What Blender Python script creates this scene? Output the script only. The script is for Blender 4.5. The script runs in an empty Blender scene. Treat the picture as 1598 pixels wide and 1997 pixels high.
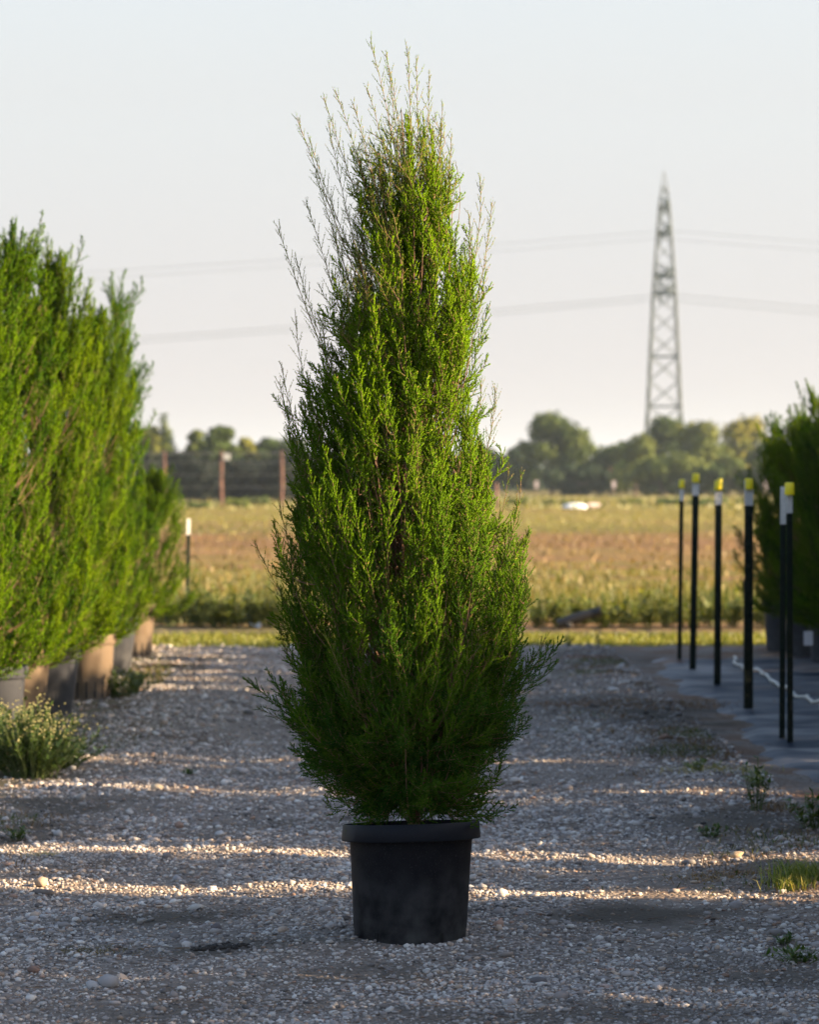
import bpy, math, random
import numpy as np
from mathutils import Vector
S = bpy.context.scene
C = S.collection
R = math.radians

# ------------------------------------------------------------------ camera, sky, sun, exposure
F = 6200.0            # focal length in pixels of the 1598 x 1997 frame
HCAM = 1.66           # eye height
YH = 938.0            # horizon row
D = F / 540.0         # distance of the potted tree
cam = bpy.data.cameras.new('camera'); camo = bpy.data.objects.new('camera', cam); C.objects.link(camo)
camo.location = (0, 0, HCAM)
camo.rotation_euler = (R(90) - math.atan((998.5 - YH) / F), 0, 0)
cam.sensor_fit = 'VERTICAL'; cam.sensor_height = 36.0; cam.lens = F / 1997 * 36
cam.clip_start = 0.5; cam.clip_end = 12000
cam.dof.use_dof = True; cam.dof.focus_distance = D - 0.15; cam.dof.aperture_fstop = 4.6
S.camera = camo

SUN_EL, SUN_AZ = 20.0, 96.5      # azimuth clockwise from +Y
w = bpy.data.worlds.new('World'); S.world = w; w.use_nodes = True
nt = w.node_tree; nn = nt.nodes
bg = nn['Background']; bg.inputs[1].default_value = 0.07
sky = nn.new('ShaderNodeTexSky'); sky.sky_type = 'NISHITA'; sky.sun_disc = False
sky.sun_elevation = R(SUN_EL); sky.sun_rotation = R(SUN_AZ); sky.dust_density = 1.5
tc = nn.new('ShaderNodeTexCoord'); sep = nn.new('ShaderNodeSeparateXYZ')
nt.links.new(tc.outputs['Generated'], sep.inputs[0])
mr = nn.new('ShaderNodeMapRange'); mr.inputs[1].default_value = 0.12; mr.inputs[2].default_value = 0.42
mr.inputs[3].default_value = 0.97; mr.inputs[4].default_value = 0.0
nt.links.new(sep.outputs[2], mr.inputs[0])
veil = nn.new('ShaderNodeValToRGB')     # thin high haze: warmer at the horizon
nt.links.new(sep.outputs[2], veil.inputs[0])
veil.color_ramp.elements[0].position = 0.0; veil.color_ramp.elements[0].color = (2.12, 1.92, 1.91, 1)
veil.color_ramp.elements[1].position = 0.11; veil.color_ramp.elements[1].color = (2.30, 2.35, 2.37, 1)
mx = nn.new('ShaderNodeMix'); mx.data_type = 'RGBA'
nt.links.new(mr.outputs[0], mx.inputs[0]); nt.links.new(sky.outputs[0], mx.inputs[6]); nt.links.new(veil.outputs[0], mx.inputs[7])
nt.links.new(mx.outputs[2], bg.inputs[0])

sl = bpy.data.lights.new('sun', 'SUN'); sl.energy = 5.0; sl.angle = R(0.5); sl.color = (1.0, 0.74, 0.45)
so = bpy.data.objects.new('sun', sl); C.objects.link(so)
el, az = R(SUN_EL), R(SUN_AZ)
SV = Vector((math.cos(el) * math.sin(az), math.cos(el) * math.cos(az), math.sin(el)))
so.rotation_euler = (-SV).to_track_quat('-Z', 'Y').to_euler(); so.location = SV * 60

S.view_settings.view_transform = 'Standard'; S.view_settings.look = 'None'
S.view_settings.gamma = 1; S.view_settings.exposure = 2.27
S.cycles.use_denoising = True; S.cycles.max_bounces = 6; S.cycles.transparent_max_bounces = 8
S.cycles.volume_bounces = 0; S.cycles.sample_clamp_indirect = 6


# ------------------------------------------------------------------ helpers
def at(x, y, Y):
    """world point of photo pixel (x, y) at depth Y"""
    return Vector(((x - 799) * Y / F, Y, HCAM - (y - YH) * Y / F))


def ground_Y(y):
    return F * HCAM / (y - YH)


def tag(o, label=None, cat=None, group=None, kind=None):
    if label: o['label'] = label
    if cat: o['category'] = cat
    if group: o['group'] = group
    if kind: o['kind'] = kind
    return o


def thing(name, loc, label, cat, group=None, rz=0.0):
    o = bpy.data.objects.new(name, None); C.objects.link(o)
    o.location = loc; o.rotation_euler = (0, 0, rz); o.empty_display_size = 0.1
    return tag(o, label, cat, group)


def mesh_np(name, V, T, mat, parent=None, col=None, k=3, smooth=False):
    V = np.asarray(V, dtype=np.float32); T = np.asarray(T, dtype=np.int32)
    me = bpy.data.meshes.new(name)
    me.vertices.add(len(V)); me.vertices.foreach_set('co', V.ravel())
    me.loops.add(T.size); me.loops.foreach_set('vertex_index', T.ravel())
    me.polygons.add(len(T)); me.polygons.foreach_set('loop_start', np.arange(len(T), dtype=np.int32) * k)
    if smooth: me.polygons.foreach_set('use_smooth', np.ones(len(T), dtype=bool))
    if col is not None:
        a = me.color_attributes.new('tone', 'FLOAT_COLOR', 'POINT')
        c4 = np.ones((len(V), 4), dtype=np.float32); c4[:, :3] = col
        a.data.foreach_set('color', c4.ravel())
    me.update(calc_edges=True); me.validate()
    me.materials.append(mat)
    o = bpy.data.objects.new(name, me); C.objects.link(o)
    if parent: o.parent = parent
    return o


class MB:
    """collects simple solids and links them as one mesh"""
    def __init__(s): s.v = []; s.f = []; s.sm = []

    def box(s, c, d, rot=None):
        b = len(s.v)
        for i in (-1, 1):
            for j in (-1, 1):
                for k in (-1, 1):
                    p = Vector((i * d[0] / 2, j * d[1] / 2, k * d[2] / 2))
                    if rot is not None: p = rot @ p
                    s.v.append(p + Vector(c))
        for q in ((0, 1, 3, 2), (4, 6, 7, 5), (0, 4, 5, 1), (2, 3, 7, 6), (0, 2, 6, 4), (1, 5, 7, 3)):
            s.f.append(tuple(b + a for a in q)); s.sm.append(False)
        return s

    def tube(s, pts, rad, n=8, cap=True):
        pts = [Vector(p) for p in pts]
        if not hasattr(rad, '__len__'): rad = [rad] * len(pts)
        b = len(s.v)
        for i, p in enumerate(pts):
            t = (pts[min(i + 1, len(pts) - 1)] - pts[max(i - 1, 0)]).normalized()
            u = t.cross(Vector((0.31, 0.95, 0.05))).normalized(); v = t.cross(u)
            for k in range(n):
                a = 2 * math.pi * k / n
                s.v.append(p + (u * math.cos(a) + v * math.sin(a)) * rad[i])
        for i in range(len(pts) - 1):
            for k in range(n):
                k2 = (k + 1) % n
                s.f.append((b + i * n + k, b + i * n + k2, b + (i + 1) * n + k2, b + (i + 1) * n + k)); s.sm.append(n > 4)
        if cap:
            s.f.append(tuple(b + k for k in range(n))[::-1]); s.sm.append(False)
            s.f.append(tuple(b + (len(pts) - 1) * n + k for k in range(n))); s.sm.append(False)
        return s

    def lathe(s, prof, n=64, warp=None, closed=False):
        b = len(s.v); m = len(prof)
        for (r, z) in prof:
            for k in range(n):
                a = 2 * math.pi * k / n
                p = Vector((r * math.cos(a), r * math.sin(a), z))
                s.v.append(warp(p) if warp else p)
        for i in range(m if closed else m - 1):
            i2 = (i + 1) % m
            for k in range(n):
                k2 = (k + 1) % n
                s.f.append((b + i * n + k, b + i * n + k2, b + i2 * n + k2, b + i2 * n + k)); s.sm.append(True)
        return s

    def build(s, name, mat, parent=None, sharp=True):
        me = bpy.data.meshes.new(name); me.from_pydata([tuple(v) for v in s.v], [], s.f)
        me.polygons.foreach_set('use_smooth', s.sm); me.materials.append(mat); me.update()
        if sharp: me.set_sharp_from_angle(angle=R(40))
        o = bpy.data.objects.new(name, me); C.objects.link(o)
        if parent: o.parent = parent
        return o


# ---- materials
def nodes_of(m):
    m.use_nodes = True
    return m.node_tree.nodes, m.node_tree.links, m.node_tree.nodes['Principled BSDF']


def mat_plain(name, col, rough=0.6, metal=0.0, noise=0.0, scale=20.0, col2=None, bump=0.0, spec=0.5):
    m = bpy.data.materials.new(name); n, l, p = nodes_of(m)
    p.inputs['Roughness'].default_value = rough; p.inputs['Metallic'].default_value = metal
    p.inputs['Specular IOR Level'].default_value = spec
    p.inputs['Base Color'].default_value = (*col, 1)
    if noise > 0 or col2:
        t = n.new('ShaderNodeTexCoord'); nz = n.new('ShaderNodeTexNoise'); nz.inputs['Scale'].default_value = scale
        nz.inputs['Detail'].default_value = 6
        l.new(t.outputs['Object'], nz.inputs[0])
        cr = n.new('ShaderNodeValToRGB')
        c2 = col2 or tuple(c * (1 - noise) for c in col)
        cr.color_ramp.elements[0].position = 0.38; cr.color_ramp.elements[0].color = (*c2, 1)
        cr.color_ramp.elements[1].position = 0.62; cr.color_ramp.elements[1].color = (*col, 1)
        l.new(nz.outputs[0], cr.inputs[0]); l.new(cr.outputs[0], p.inputs['Base Color'])
        if bump:
            b = n.new('ShaderNodeBump'); b.inputs['Strength'].default_value = bump; b.inputs['Distance'].default_value = 0.01
            l.new(nz.outputs[0], b.inputs['Height']); l.new(b.outputs[0], p.inputs['Normal'])
    return m


def mat_tone(name, rough=0.55, trans=0.0, spec=0.3, vary=False):
    """colour from the mesh's own 'tone' attribute; trans = share of light let through (leaves)"""
    m = bpy.data.materials.new(name); n, l, p = nodes_of(m)
    a = n.new('ShaderNodeAttribute'); a.attribute_name = 'tone'
    src = a.outputs['Color']
    if vary:      # every plant a little different from its neighbours
        oi = n.new('ShaderNodeObjectInfo'); rc = n.new('ShaderNodeValToRGB'); l.new(oi.outputs['Random'], rc.inputs[0])
        rc.color_ramp.elements[0].color = (0.58, 0.72, 1.0, 1); rc.color_ramp.elements[1].color = (1.2, 1.08, 0.9, 1)
        mv = n.new('ShaderNodeMix'); mv.data_type = 'RGBA'; mv.blend_type = 'MULTIPLY'; mv.inputs[0].default_value = 1
        l.new(src, mv.inputs[6]); l.new(rc.outputs[0], mv.inputs[7]); src = mv.outputs[2]
    l.new(src, p.inputs['Base Color'])
    p.inputs['Roughness'].default_value = rough; p.inputs['Specular IOR Level'].default_value = spec
    if trans > 0:
        tr = n.new('ShaderNodeBsdfTranslucent'); mxs = n.new('ShaderNodeMixShader'); mxs.inputs[0].default_value = trans
        mm = n.new('ShaderNodeMix'); mm.data_type = 'RGBA'; mm.blend_type = 'MULTIPLY'; mm.inputs[0].default_value = 1
        mm.inputs[7].default_value = (1.2, 1.15, 0.4, 1)
        l.new(src, mm.inputs[6]); l.new(mm.outputs[2], tr.inputs[0])
        l.new(p.outputs[0], mxs.inputs[1]); l.new(tr.outputs[0], mxs.inputs[2])
        l.new(mxs.outputs[0], n['Material Output'].inputs[0])
    return m


M_leaf = mat_tone('juniper_foliage', 0.7, 0.10, 0.02)
M_leafrow = mat_tone('row_foliage', 0.7, 0.06, 0.02, vary=True)
M_farleaf = mat_tone('far_foliage', 0.7, 0.15, 0.2, vary=True)
M_weed = mat_tone('weed_leaf', 0.5, 0.3, 0.3)
M_stone = mat_tone('gravel_stone', 0.85, 0.0, 0.25)
M_bark = mat_plain('juniper_bark', (0.20, 0.11, 0.06), 0.8, noise=0.5, scale=60, bump=0.5)
M_farbark = mat_plain('far_bark', (0.12, 0.09, 0.07), 0.9, noise=0.3, scale=3)


# ---- numpy geometry
def norm(a): return a / np.maximum(np.linalg.norm(a, axis=-1, keepdims=True), 1e-9)


def frame(d):
    r = np.where(np.abs(d[:, 2:3]) > 0.9, np.array([[1.0, 0.2, 0.0]]), np.array([[0.0, 0.1, 1.0]]))
    u = norm(np.cross(d, r)); v = np.cross(d, u)
    return u, v


def cones(p, d, L, w0):
    """three-sided tapering spikes -> verts (4n), tris (3n)"""
    n = len(p); u, v = frame(d)
    V = np.empty((n, 4, 3))
    for k in range(3):
        a = 2 * math.pi * k / 3
        V[:, k] = p + (u * math.cos(a) + v * math.sin(a)) * w0[:, None]
    V[:, 3] = p + d * L[:, None]
    b = (np.arange(n) * 4)[:, None]
    T = np.stack([b + np.array([[0, 1, 3]]), b + np.array([[1, 2, 3]]), b + np.array([[2, 0, 3]])], 1).reshape(-1, 3)
    return V.reshape(-1, 3), T


def spawn(p, d, L, spacing, rng, ang, l0, taper, jit=0.3, up=0.12):
    """side shoots in a spiral along each straight parent"""
    cnt = np.maximum(2, np.ceil(L / spacing)).astype(int)
    idx = np.repeat(np.arange(len(p)), cnt)
    k = np.arange(len(idx)) - np.repeat(np.cumsum(cnt) - cnt, cnt)
    t = (k + rng.random(len(idx))) / cnt[idx]
    u, v = frame(d)
    ph = k * 2.399 + rng.random(len(p))[idx] * 6.28 + rng.normal(0, 0.5, len(idx))
    an = ang * (1 + rng.normal(0, jit, len(idx)))
    dd = d[idx] * np.cos(an)[:, None] + (u[idx] * np.cos(ph)[:, None] + v[idx] * np.sin(ph)[:, None]) * np.sin(an)[:, None]
    dd[:, 2] += up; dd = norm(dd)
    ll = (l0 if np.isscalar(l0) else l0[idx]) * (1 - taper * t) * rng.uniform(0.6, 1.3, len(idx))
    return p[idx] + d[idx] * (L[idx] * t)[:, None], dd, ll, idx, t


def bezier(P0, P1, P2, P3, n):
    t = np.linspace(0, 1, n)[:, None]
    return (1 - t) ** 3 * P0 + 3 * (1 - t) ** 2 * t * P1 + 3 * (1 - t) * t * t * P2 + t ** 3 * P3


def juniper(parts_of, seed, trunk_pts, branches, twig_w, twig_l, sec_step, twig_step, tone_fn, trunk_r=0.026, mat=None):
    """branches: list of dict(P=(4 ctrl points), plume=length of foliage, sl=side shoot length, sp=sparseness)
    builds children trunk, branches, foliage of the thing parts_of"""
    rng = np.random.default_rng(seed)
    tb = MB(); m = len(trunk_pts)
    tb.tube(trunk_pts, [trunk_r * (1 - 0.93 * (i / (m - 1)) ** 0.8) for i in range(m)], 9)
    tb.build('trunk', M_bark, parts_of)
    bb = MB()
    sp_, sd_, sL_, ss_, sz_ = [], [], [], [], []
    for b in branches:
        n = 16
        pts = bezier(*[np.array(q, float) for q in b['P']], n)
        seg = np.linalg.norm(np.diff(pts, axis=0), axis=1); cum = np.concatenate([[0], np.cumsum(seg)]); tot = cum[-1]
        r0 = b.get('r', 0.0024) * (0.6 + tot)
        bb.tube(pts[::1], [max(r0 * (1 - c / tot) ** 0.8, 0.0009) for c in cum], 4, cap=False)
        pl = min(b['plume'], tot * 0.92)
        step = sec_step * b.get('sp', 1.0)
        s = np.arange(tot - pl, tot, step) + rng.uniform(0, step, max(0, len(np.arange(tot - pl, tot, step))))
        s = s[s < tot]
        x = np.stack([np.interp(s, cum, pts[:, i]) for i in range(3)], 1)
        tg = np.gradient(pts, cum, axis=0); tg = norm(tg)
        d = norm(np.stack([np.interp(s, cum, tg[:, i]) for i in range(3)], 1))
        u, v = frame(d)
        k = np.arange(len(s)); ph = k * 2.399 + rng.uniform(0, 6.28); an = R(b.get('ang', 30)) * rng.uniform(0.6, 1.35, len(s))
        dd = d * np.cos(an)[:, None] + (u * np.cos(ph)[:, None] + v * np.sin(ph)[:, None]) * np.sin(an)[:, None]
        dd[:, 2] += b.get('up', 0.1); dd = norm(dd)
        q = (tot - s) / pl                      # 1 at the start of the plume, 0 at its tip
        mn = 0.2 if b.get('sp', 1.0) < 1.3 else 0.42
        ll = b['sl'] * (mn + (1 - mn) * np.minimum(1, q * 1.6) ** 0.8 * np.where(q > 0.8, 1 - (q - 0.8) * 1.5, 1)) * rng.uniform(0.55, 1.3, len(s))
        sp_.append(x); sd_.append(dd); sL_.append(ll); ss_.append(np.full(len(s), b.get('sp', 1.0)))
        sz_.append(np.full(len(s), b.get('hue', rng.random())))
        # the tip itself carries twigs
        sp_.append(pts[-3:-2]); sd_.append(norm(pts[-1:] - pts[-3:-2])); sL_.append(np.array([np.linalg.norm(pts[-1] - pts[-3]) + 0.012]))
        ss_.append(np.array([b.get('sp', 1.0)])); sz_.append(np.array([b.get('hue', 0.5)]))
    bb.build('branches', M_bark, parts_of, sharp=False)
    P = np.concatenate(sp_); Dd = np.concatenate(sd_); L = np.concatenate(sL_); SP = np.concatenate(ss_); HU = np.concatenate(sz_)
    # bend every side shoot: two straight pieces
    mid = P + Dd * (L * 0.5)[:, None]; D2 = Dd.copy(); D2[:, 2] += 0.22; D2 = norm(D2 + rng.normal(0, 0.08, D2.shape))
    Pa = np.concatenate([P, mid]); Da = np.concatenate([Dd, D2]); La = np.concatenate([L * 0.52, L * 0.55])
    SPa = np.concatenate([SP, SP]); HUa = np.concatenate([HU, HU])
    Vs, Ts = cones(Pa, Da, La, np.full(len(Pa), twig_w * 0.32) * np.concatenate([np.ones(len(P)), np.full(len(P), 0.75)]))
    groups = []
    for lo, hi in ((0, 1.3), (1.3, 9)):
        mk = (SPa >= lo) & (SPa < hi)
        if not mk.any(): continue
        st = twig_step * (1 if lo == 0 else 1.55)
        tp, td, tl, idx, t = spawn(Pa[mk], Da[mk], La[mk], st, rng, R(42), twig_l * (1 if lo == 0 else 0.8), 0.35)
        ww = twig_w * 0.5 * (1 if lo == 0 else 0.72) * rng.uniform(0.75, 1.2, len(tp))
        V, T = cones(tp, td, tl, ww)
        hue = HUa[mk][idx]
        groups.append((V, T, tone_fn(tp, hue, rng, lo > 0), np.full(1, 4)))
    allV = [Vs]; allT = [Ts]; allC = [np.repeat(np.where((SPa < 1.3)[:, None], tone_fn(Pa, HUa, rng, False) * 0.9, tone_fn(Pa, HUa, rng, True) * np.array([[1.05, 0.85, 0.8]])), 4, axis=0)]
    off = len(Vs)
    for V, T, c, _ in groups:
        allV.append(V); allT.append(T + off); allC.append(np.repeat(c, 4, axis=0)); off += len(V)
    o = mesh_np('foliage', np.concatenate(allV), np.concatenate(allT), mat or M_leaf, parts_of, np.concatenate(allC))
    return o


def cluster(rng, T_, td, O, P1, n, spread, length, sl, sp, hue, ang=34, up=0.06, r=0.0018, fan=0.30):
    """one limb ending in a bushy clump of short plumes that fan out around its tip"""
    out = []; ln = np.linalg.norm(T_ - O); P2 = T_ - td * ln * 0.38 + rng.normal(0, 0.02, 3)
    out.append(dict(P=(O, P1, P2, T_), plume=length * 1.25, sl=sl, sp=sp, ang=ang, hue=hue, up=up, r=r * 1.3))
    pts = bezier(O, P1, P2, T_, 12)
    for k in range(n):
        a = pts[rng.integers(6, 11)]; d = td + rng.normal(0, fan, 3) * np.array([1, 1, 0.5]); d /= np.linalg.norm(d)
        L = length * rng.uniform(0.55, 1.0); t = a + d * L + rng.normal(0, spread, 3) * np.array([1, 1, 0.6])
        bow = rng.normal(0, 0.035, 3)
        out.append(dict(P=(a, a + d * L * 0.3 + bow, t - (d + np.array([0, 0, 0.5])) * L * 0.25 + bow * 0.5, t), plume=L * 0.95, sl=sl * rng.uniform(0.7, 1.1), sp=sp, ang=ang, hue=np.clip(hue + rng.normal(0, 0.15), 0, 1), up=up, r=r))
    return out


def tone_main(p, hue, rng, sparse):
    n = len(p)
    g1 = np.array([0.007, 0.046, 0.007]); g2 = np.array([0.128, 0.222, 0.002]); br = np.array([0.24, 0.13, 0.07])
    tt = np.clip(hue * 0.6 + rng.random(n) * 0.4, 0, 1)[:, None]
    # low foliage is bluish, shade painted in as deeper green; the top is paler
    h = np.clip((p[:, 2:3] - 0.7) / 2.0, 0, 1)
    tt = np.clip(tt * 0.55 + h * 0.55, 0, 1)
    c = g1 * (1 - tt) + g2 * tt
    b = (rng.random(n) < (0.25 if sparse else 0.03))[:, None]
    c = np.where(b, br * 0.7 + c * 0.5, c)
    if sparse: c = c * 0.9 + np.array([0.16, 0.12, 0.09]) * 0.14
    return c * rng.uniform(0.75, 1.2, (n, 1))


def tone_row(p, hue, rng, sparse):
    n = len(p)
    g1 = np.array([0.010, 0.042, 0.002]); g2 = np.array([0.090, 0.155, 0.001])
    tt = np.clip(hue * 0.7 + rng.random(n) * 0.3, 0, 1)[:, None]
    return (g1 * (1 - tt) + g2 * tt) * rng.uniform(0.75, 1.2, (n, 1))


# ------------------------------------------------------------------ ground
def gz(x, y):
    x = np.asarray(x, float); y = np.asarray(y, float)
    z = 0.008 * np.sin(x * 1.7 + 0.6 * y + 1) + 0.007 * np.sin(y * 2.3 - x * 0.8) + 0.006 * np.sin(x * 4.1 - y * 3.3 + 2)
    z += 0.004 * np.sin(x * 9.3 + y * 7.7) + 0.0035 * np.sin(x * 13.1 - y * 11.9 + .7)
    z += 0.02 * np.exp(-((x - 1.7) / 0.35) ** 2) - 0.014 * np.exp(-((x + 0.95) / 0.35) ** 2)
    return z


def noise_mask(n, l, src, scale, lo, hi, detail=4, stretch=(1, 1, 1)):
    mp = n.new('ShaderNodeMapping'); mp.inputs['Scale'].default_value = stretch
    l.new(src, mp.inputs[0])
    nz = n.new('ShaderNodeTexNoise'); nz.inputs['Scale'].default_value = scale; nz.inputs['Detail'].default_value = detail
    l.new(mp.outputs[0], nz.inputs[0])
    m = n.new('ShaderNodeMapRange'); m.inputs[1].default_value = lo; m.inputs[2].default_value = hi
    l.new(nz.outputs[0], m.inputs[0])
    return m.outputs[0]


def mixc(n, l, fac, a, b):
    m = n.new('ShaderNodeMix'); m.data_type = 'RGBA'
    if isinstance(fac, float): m.inputs[0].default_value = fac
    else: l.new(fac, m.inputs[0])
    for s, v in ((6, a), (7, b)):
        if isinstance(v, tuple): m.inputs[s].default_value = (*v, 1)
        else: l.new(v, m.inputs[s])
    return m.outputs[2]


# gravel bed
m = bpy.data.materials.new('gravel_bed'); n, l, p = nodes_of(m)
t = n.new('ShaderNodeTexCoord').outputs['Object']
vo = n.new('ShaderNodeTexVoronoi'); vo.inputs['Scale'].default_value = 48; l.new(t, vo.inputs[0])
cr = n.new('ShaderNodeValToRGB'); l.new(vo.outputs['Color'], cr.inputs[0])
cr.color_ramp.elements[0].color = (0.13, 0.10, 0.080, 1); cr.color_ramp.elements[1].color = (0.28, 0.235, 0.20, 1)
e = cr.color_ramp.elements.new(0.5); e.color = (0.19, 0.155, 0.13, 1)
c = mixc(n, l, noise_mask(n, l, t, 0.9, 0.56, 0.72), cr.outputs[0], (0.12, 0.085, 0.06))
sx = n.new('ShaderNodeSeparateXYZ'); l.new(t, sx.inputs[0])
edge = n.new('ShaderNodeMapRange'); l.new(sx.outputs[0], edge.inputs[0]); edge.inputs[1].default_value = 1.1; edge.inputs[2].default_value = 2.3
em = n.new('ShaderNodeMath'); em.operation = 'MULTIPLY'; l.new(edge.outputs[0], em.inputs[0]); l.new(noise_mask(n, l, t, 2.2, 0.42, 0.60), em.inputs[1])
c = mixc(n, l, em.outputs[0], c, (0.16, 0.085, 0.05))
edge2 = n.new('ShaderNodeMapRange'); l.new(sx.outputs[0], edge2.inputs[0]); edge2.inputs[1].default_value = -1.7; edge2.inputs[2].default_value = -2.5
em2 = n.new('ShaderNodeMath'); em2.operation = 'MULTIPLY'; l.new(edge2.outputs[0], em2.inputs[0]); l.new(noise_mask(n, l, t, 3, 0.35, 0.5), em2.inputs[1])
c = mixc(n, l, em2.outputs[0], c, (0.07, 0.065, 0.03))
at_ = n.new('ShaderNodeAttribute'); at_.attribute_name = 'tone'; c = mixc(n, l, at_.outputs['Fac'], c, (0.060, 0.048, 0.036))
l.new(c, p.inputs['Base Color']); p.inputs['Roughness'].default_value = 0.9; p.inputs['Specular IOR Level'].default_value = 0.2
b = n.new('ShaderNodeBump'); b.inputs['Strength'].default_value = 1.0; b.inputs['Distance'].default_value = 0.012; b.invert = True
l.new(vo.outputs['Distance'], b.inputs['Height']); l.new(b.outputs[0], p.inputs['Normal'])
M_gravel = m


def grid(x0, x1, y0, y1, st, zf):
    xs = np.arange(x0, x1 + st, st); ys = np.arange(y0, y1 + st, st)
    X, Y = np.meshgrid(xs, ys); V = np.stack([X, Y, zf(X, Y)], -1).reshape(-1, 3)
    nx, ny = len(xs), len(ys); i = (np.arange(ny - 1)[:, None] * nx + np.arange(nx - 1)[None]).ravel()
    return V, np.stack([i, i + 1, i + 1 + nx, i + nx], 1)


PATCH = [(1250, 1790, .42, .38, 1.0), (990, 1780, .25, .30, .5), (290, 1785, .34, .26, .9), (420, 1850, .30, .16, 1.0), (560, 1845, .30, .12, .6), (620, 1600, .5, .4, .5), (150, 1575, .35, .5, .8), (1450, 1610, .5, .8, .8),
         (1100, 1985, .6, .25, .6), (330, 1960, .5, .2, .5), (1150, 1375, .5, 1.2, .7), (1300, 1400, .4, 1.6, .9), (700, 1900, .4, .2, .4), (1500, 1700, .4, .5, .6), (60, 1620, .3, .5, .7), (1340, 1470, .35, .9, .8), (1180, 1285, .6, 1.6, .6), (1480, 1900, .35, .3, .6)]
def dirt(X, Y):
    """0..1: where packed soil shows between the stones"""
    X = np.asarray(X, float); Y = np.asarray(Y, float); d = np.zeros(X.shape)
    wob = 0.25 * np.sin(X * 7 + 2 * np.sin(Y * 5)) + 0.2 * np.sin(Y * 11 - X * 4) + 0.15 * np.sin(X * 23 + Y * 17)
    for (px, py, rx, ry, a) in PATCH:
        cy = F * HCAM / (py - YH); cx = (px - 799) * cy / F
        q = np.sqrt(((X - cx) / rx) ** 2 + ((Y - cy) / ry) ** 2) + wob * 0.8
        d = np.maximum(d, a * np.clip(1.35 - q, 0, 1))
    g = np.sin(X * 2.3 + 1.7 * np.sin(Y * 0.7)) * np.sin(Y * 1.7 + 1.2 * np.sin(X * 2.1)) + wob
    d = np.maximum(d, 0.6 * np.clip(g - 0.75, 0, 1))
    return np.clip(d, 0, 1)


ROAD_END = 32.2
def road_z(X, Y):
    e = np.clip((Y - (ROAD_END - 0.25)) / 0.3, 0, 1)
    return gz(X, Y) - e * 0.05
V, T = grid(-8, 9, 3, ROAD_END, 0.045, road_z)
dd = dirt(V[:, 0], V[:, 1])[:, None]; o = mesh_np('gravel_drive', V, T, M_gravel, k=4, smooth=True, col=np.repeat(dd, 3, axis=1)); tag(o, kind='structure')

# field ground: one sheet to the horizon
m = bpy.data.materials.new('field_ground'); n, l, p = nodes_of(m)
t = n.new('ShaderNodeTexCoord').outputs['Object']; sx = n.new('ShaderNodeSeparateXYZ'); l.new(t, sx.inputs[0])
wob = noise_mask(n, l, t, 0.12, 0.2, 0.8, 5, (0.35, 1, 1))
wa = n.new('ShaderNodeMath'); wa.operation = 'MULTIPLY_ADD'; l.new(wob, wa.inputs[0]); wa.inputs[1].default_value = 0.5; wa.inputs[2].default_value = -0.25
dv = n.new('ShaderNodeMath'); dv.operation = 'DIVIDE'; dv.inputs[0].default_value = F * HCAM; l.new(sx.outputs[1], dv.inputs[1])   # rows get closer with distance
inv = n.new('ShaderNodeMath'); inv.operation = 'DIVIDE'; l.new(dv.outputs[0], inv.inputs[0]); inv.inputs[1].default_value = 340.0
ad = n.new('ShaderNodeMath'); ad.operation = 'MULTIPLY_ADD'; l.new(wa.outputs[0], ad.inputs[0]); ad.inputs[1].default_value = 0.10; l.new(inv.outputs[0], ad.inputs[2])
cr = n.new('ShaderNodeValToRGB'); l.new(ad.outputs[0], cr.inputs[0])
G = [(0.0, (0.115, 0.122, 0.036)), (0.09, (0.158, 0.144, 0.050)), (0.13, (0.194, 0.173, 0.040)), (0.235, (0.202, 0.173, 0.040)), (0.275, (0.122, 0.115, 0.032)),
     (0.31, (0.190, 0.100, 0.055)), (0.36, (0.165, 0.078, 0.048)), (0.41, (0.202, 0.122, 0.058)), (0.47, (0.180, 0.130, 0.043)), (0.55, (0.158, 0.144, 0.036)),
     (0.70, (0.144, 0.137, 0.032)), (0.80, (0.137, 0.122, 0.036)), (0.815, (0.094, 0.079, 0.065)), (0.868, (0.101, 0.086, 0.072)), (0.885, (0.173, 0.173, 0.029)), (1.0, (0.187, 0.180, 0.036))]
els = cr.color_ramp.elements
els[0].position = G[0][0]; els[0].color = (*G[0][1], 1); els[1].position = 1.0; els[1].color = (*G[-1][1], 1)
for ps, cc in G[1:-1]:
    e = els.new(ps); e.color = (*cc, 1)
c = mixc(n, l, noise_mask(n, l, t, 1.1, 0.40, 0.62, 6, (0.5, 1, 1)), cr.outputs[0], (0.105, 0.095, 0.026))
c = mixc(n, l, noise_mask(n, l, t, 0.25, 0.5, 0.66, 5, (0.3, 1, 1)), c, (0.15, 0.088, 0.045))
l.new(c, p.inputs['Base Color']); p.inputs['Roughness'].default_value = 0.95; p.inputs['Specular IOR Level'].default_value = 0.1
b = n.new('ShaderNodeBump'); b.inputs['Strength'].default_value = 0.8; b.inputs['Distance'].default_value = 0.15
l.new(noise_mask(n, l, t, 3.0, 0.2, 0.8, 6), b.inputs['Height']); l.new(b.outputs[0], p.inputs['Normal'])
mb = MB(); q = len(mb.v)
ys = [-60, 0, 20, 31.4, 32.1, 40, 60, 100, 200, 400, 1000, 4000, 9000]
for y in ys:
    for x in (-9000, -60, 0, 60, 9000): mb.v.append(Vector((x, y, -0.03 if y > 32 else -0.12)))
for i in range(len(ys) - 1):
    for j in range(4):
        a = i * 5 + j; mb.f.append((a, a + 1, a + 6, a + 5)); mb.sm.append(False)
tag(mb.build('ground', m, sharp=False), kind='structure')

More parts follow.
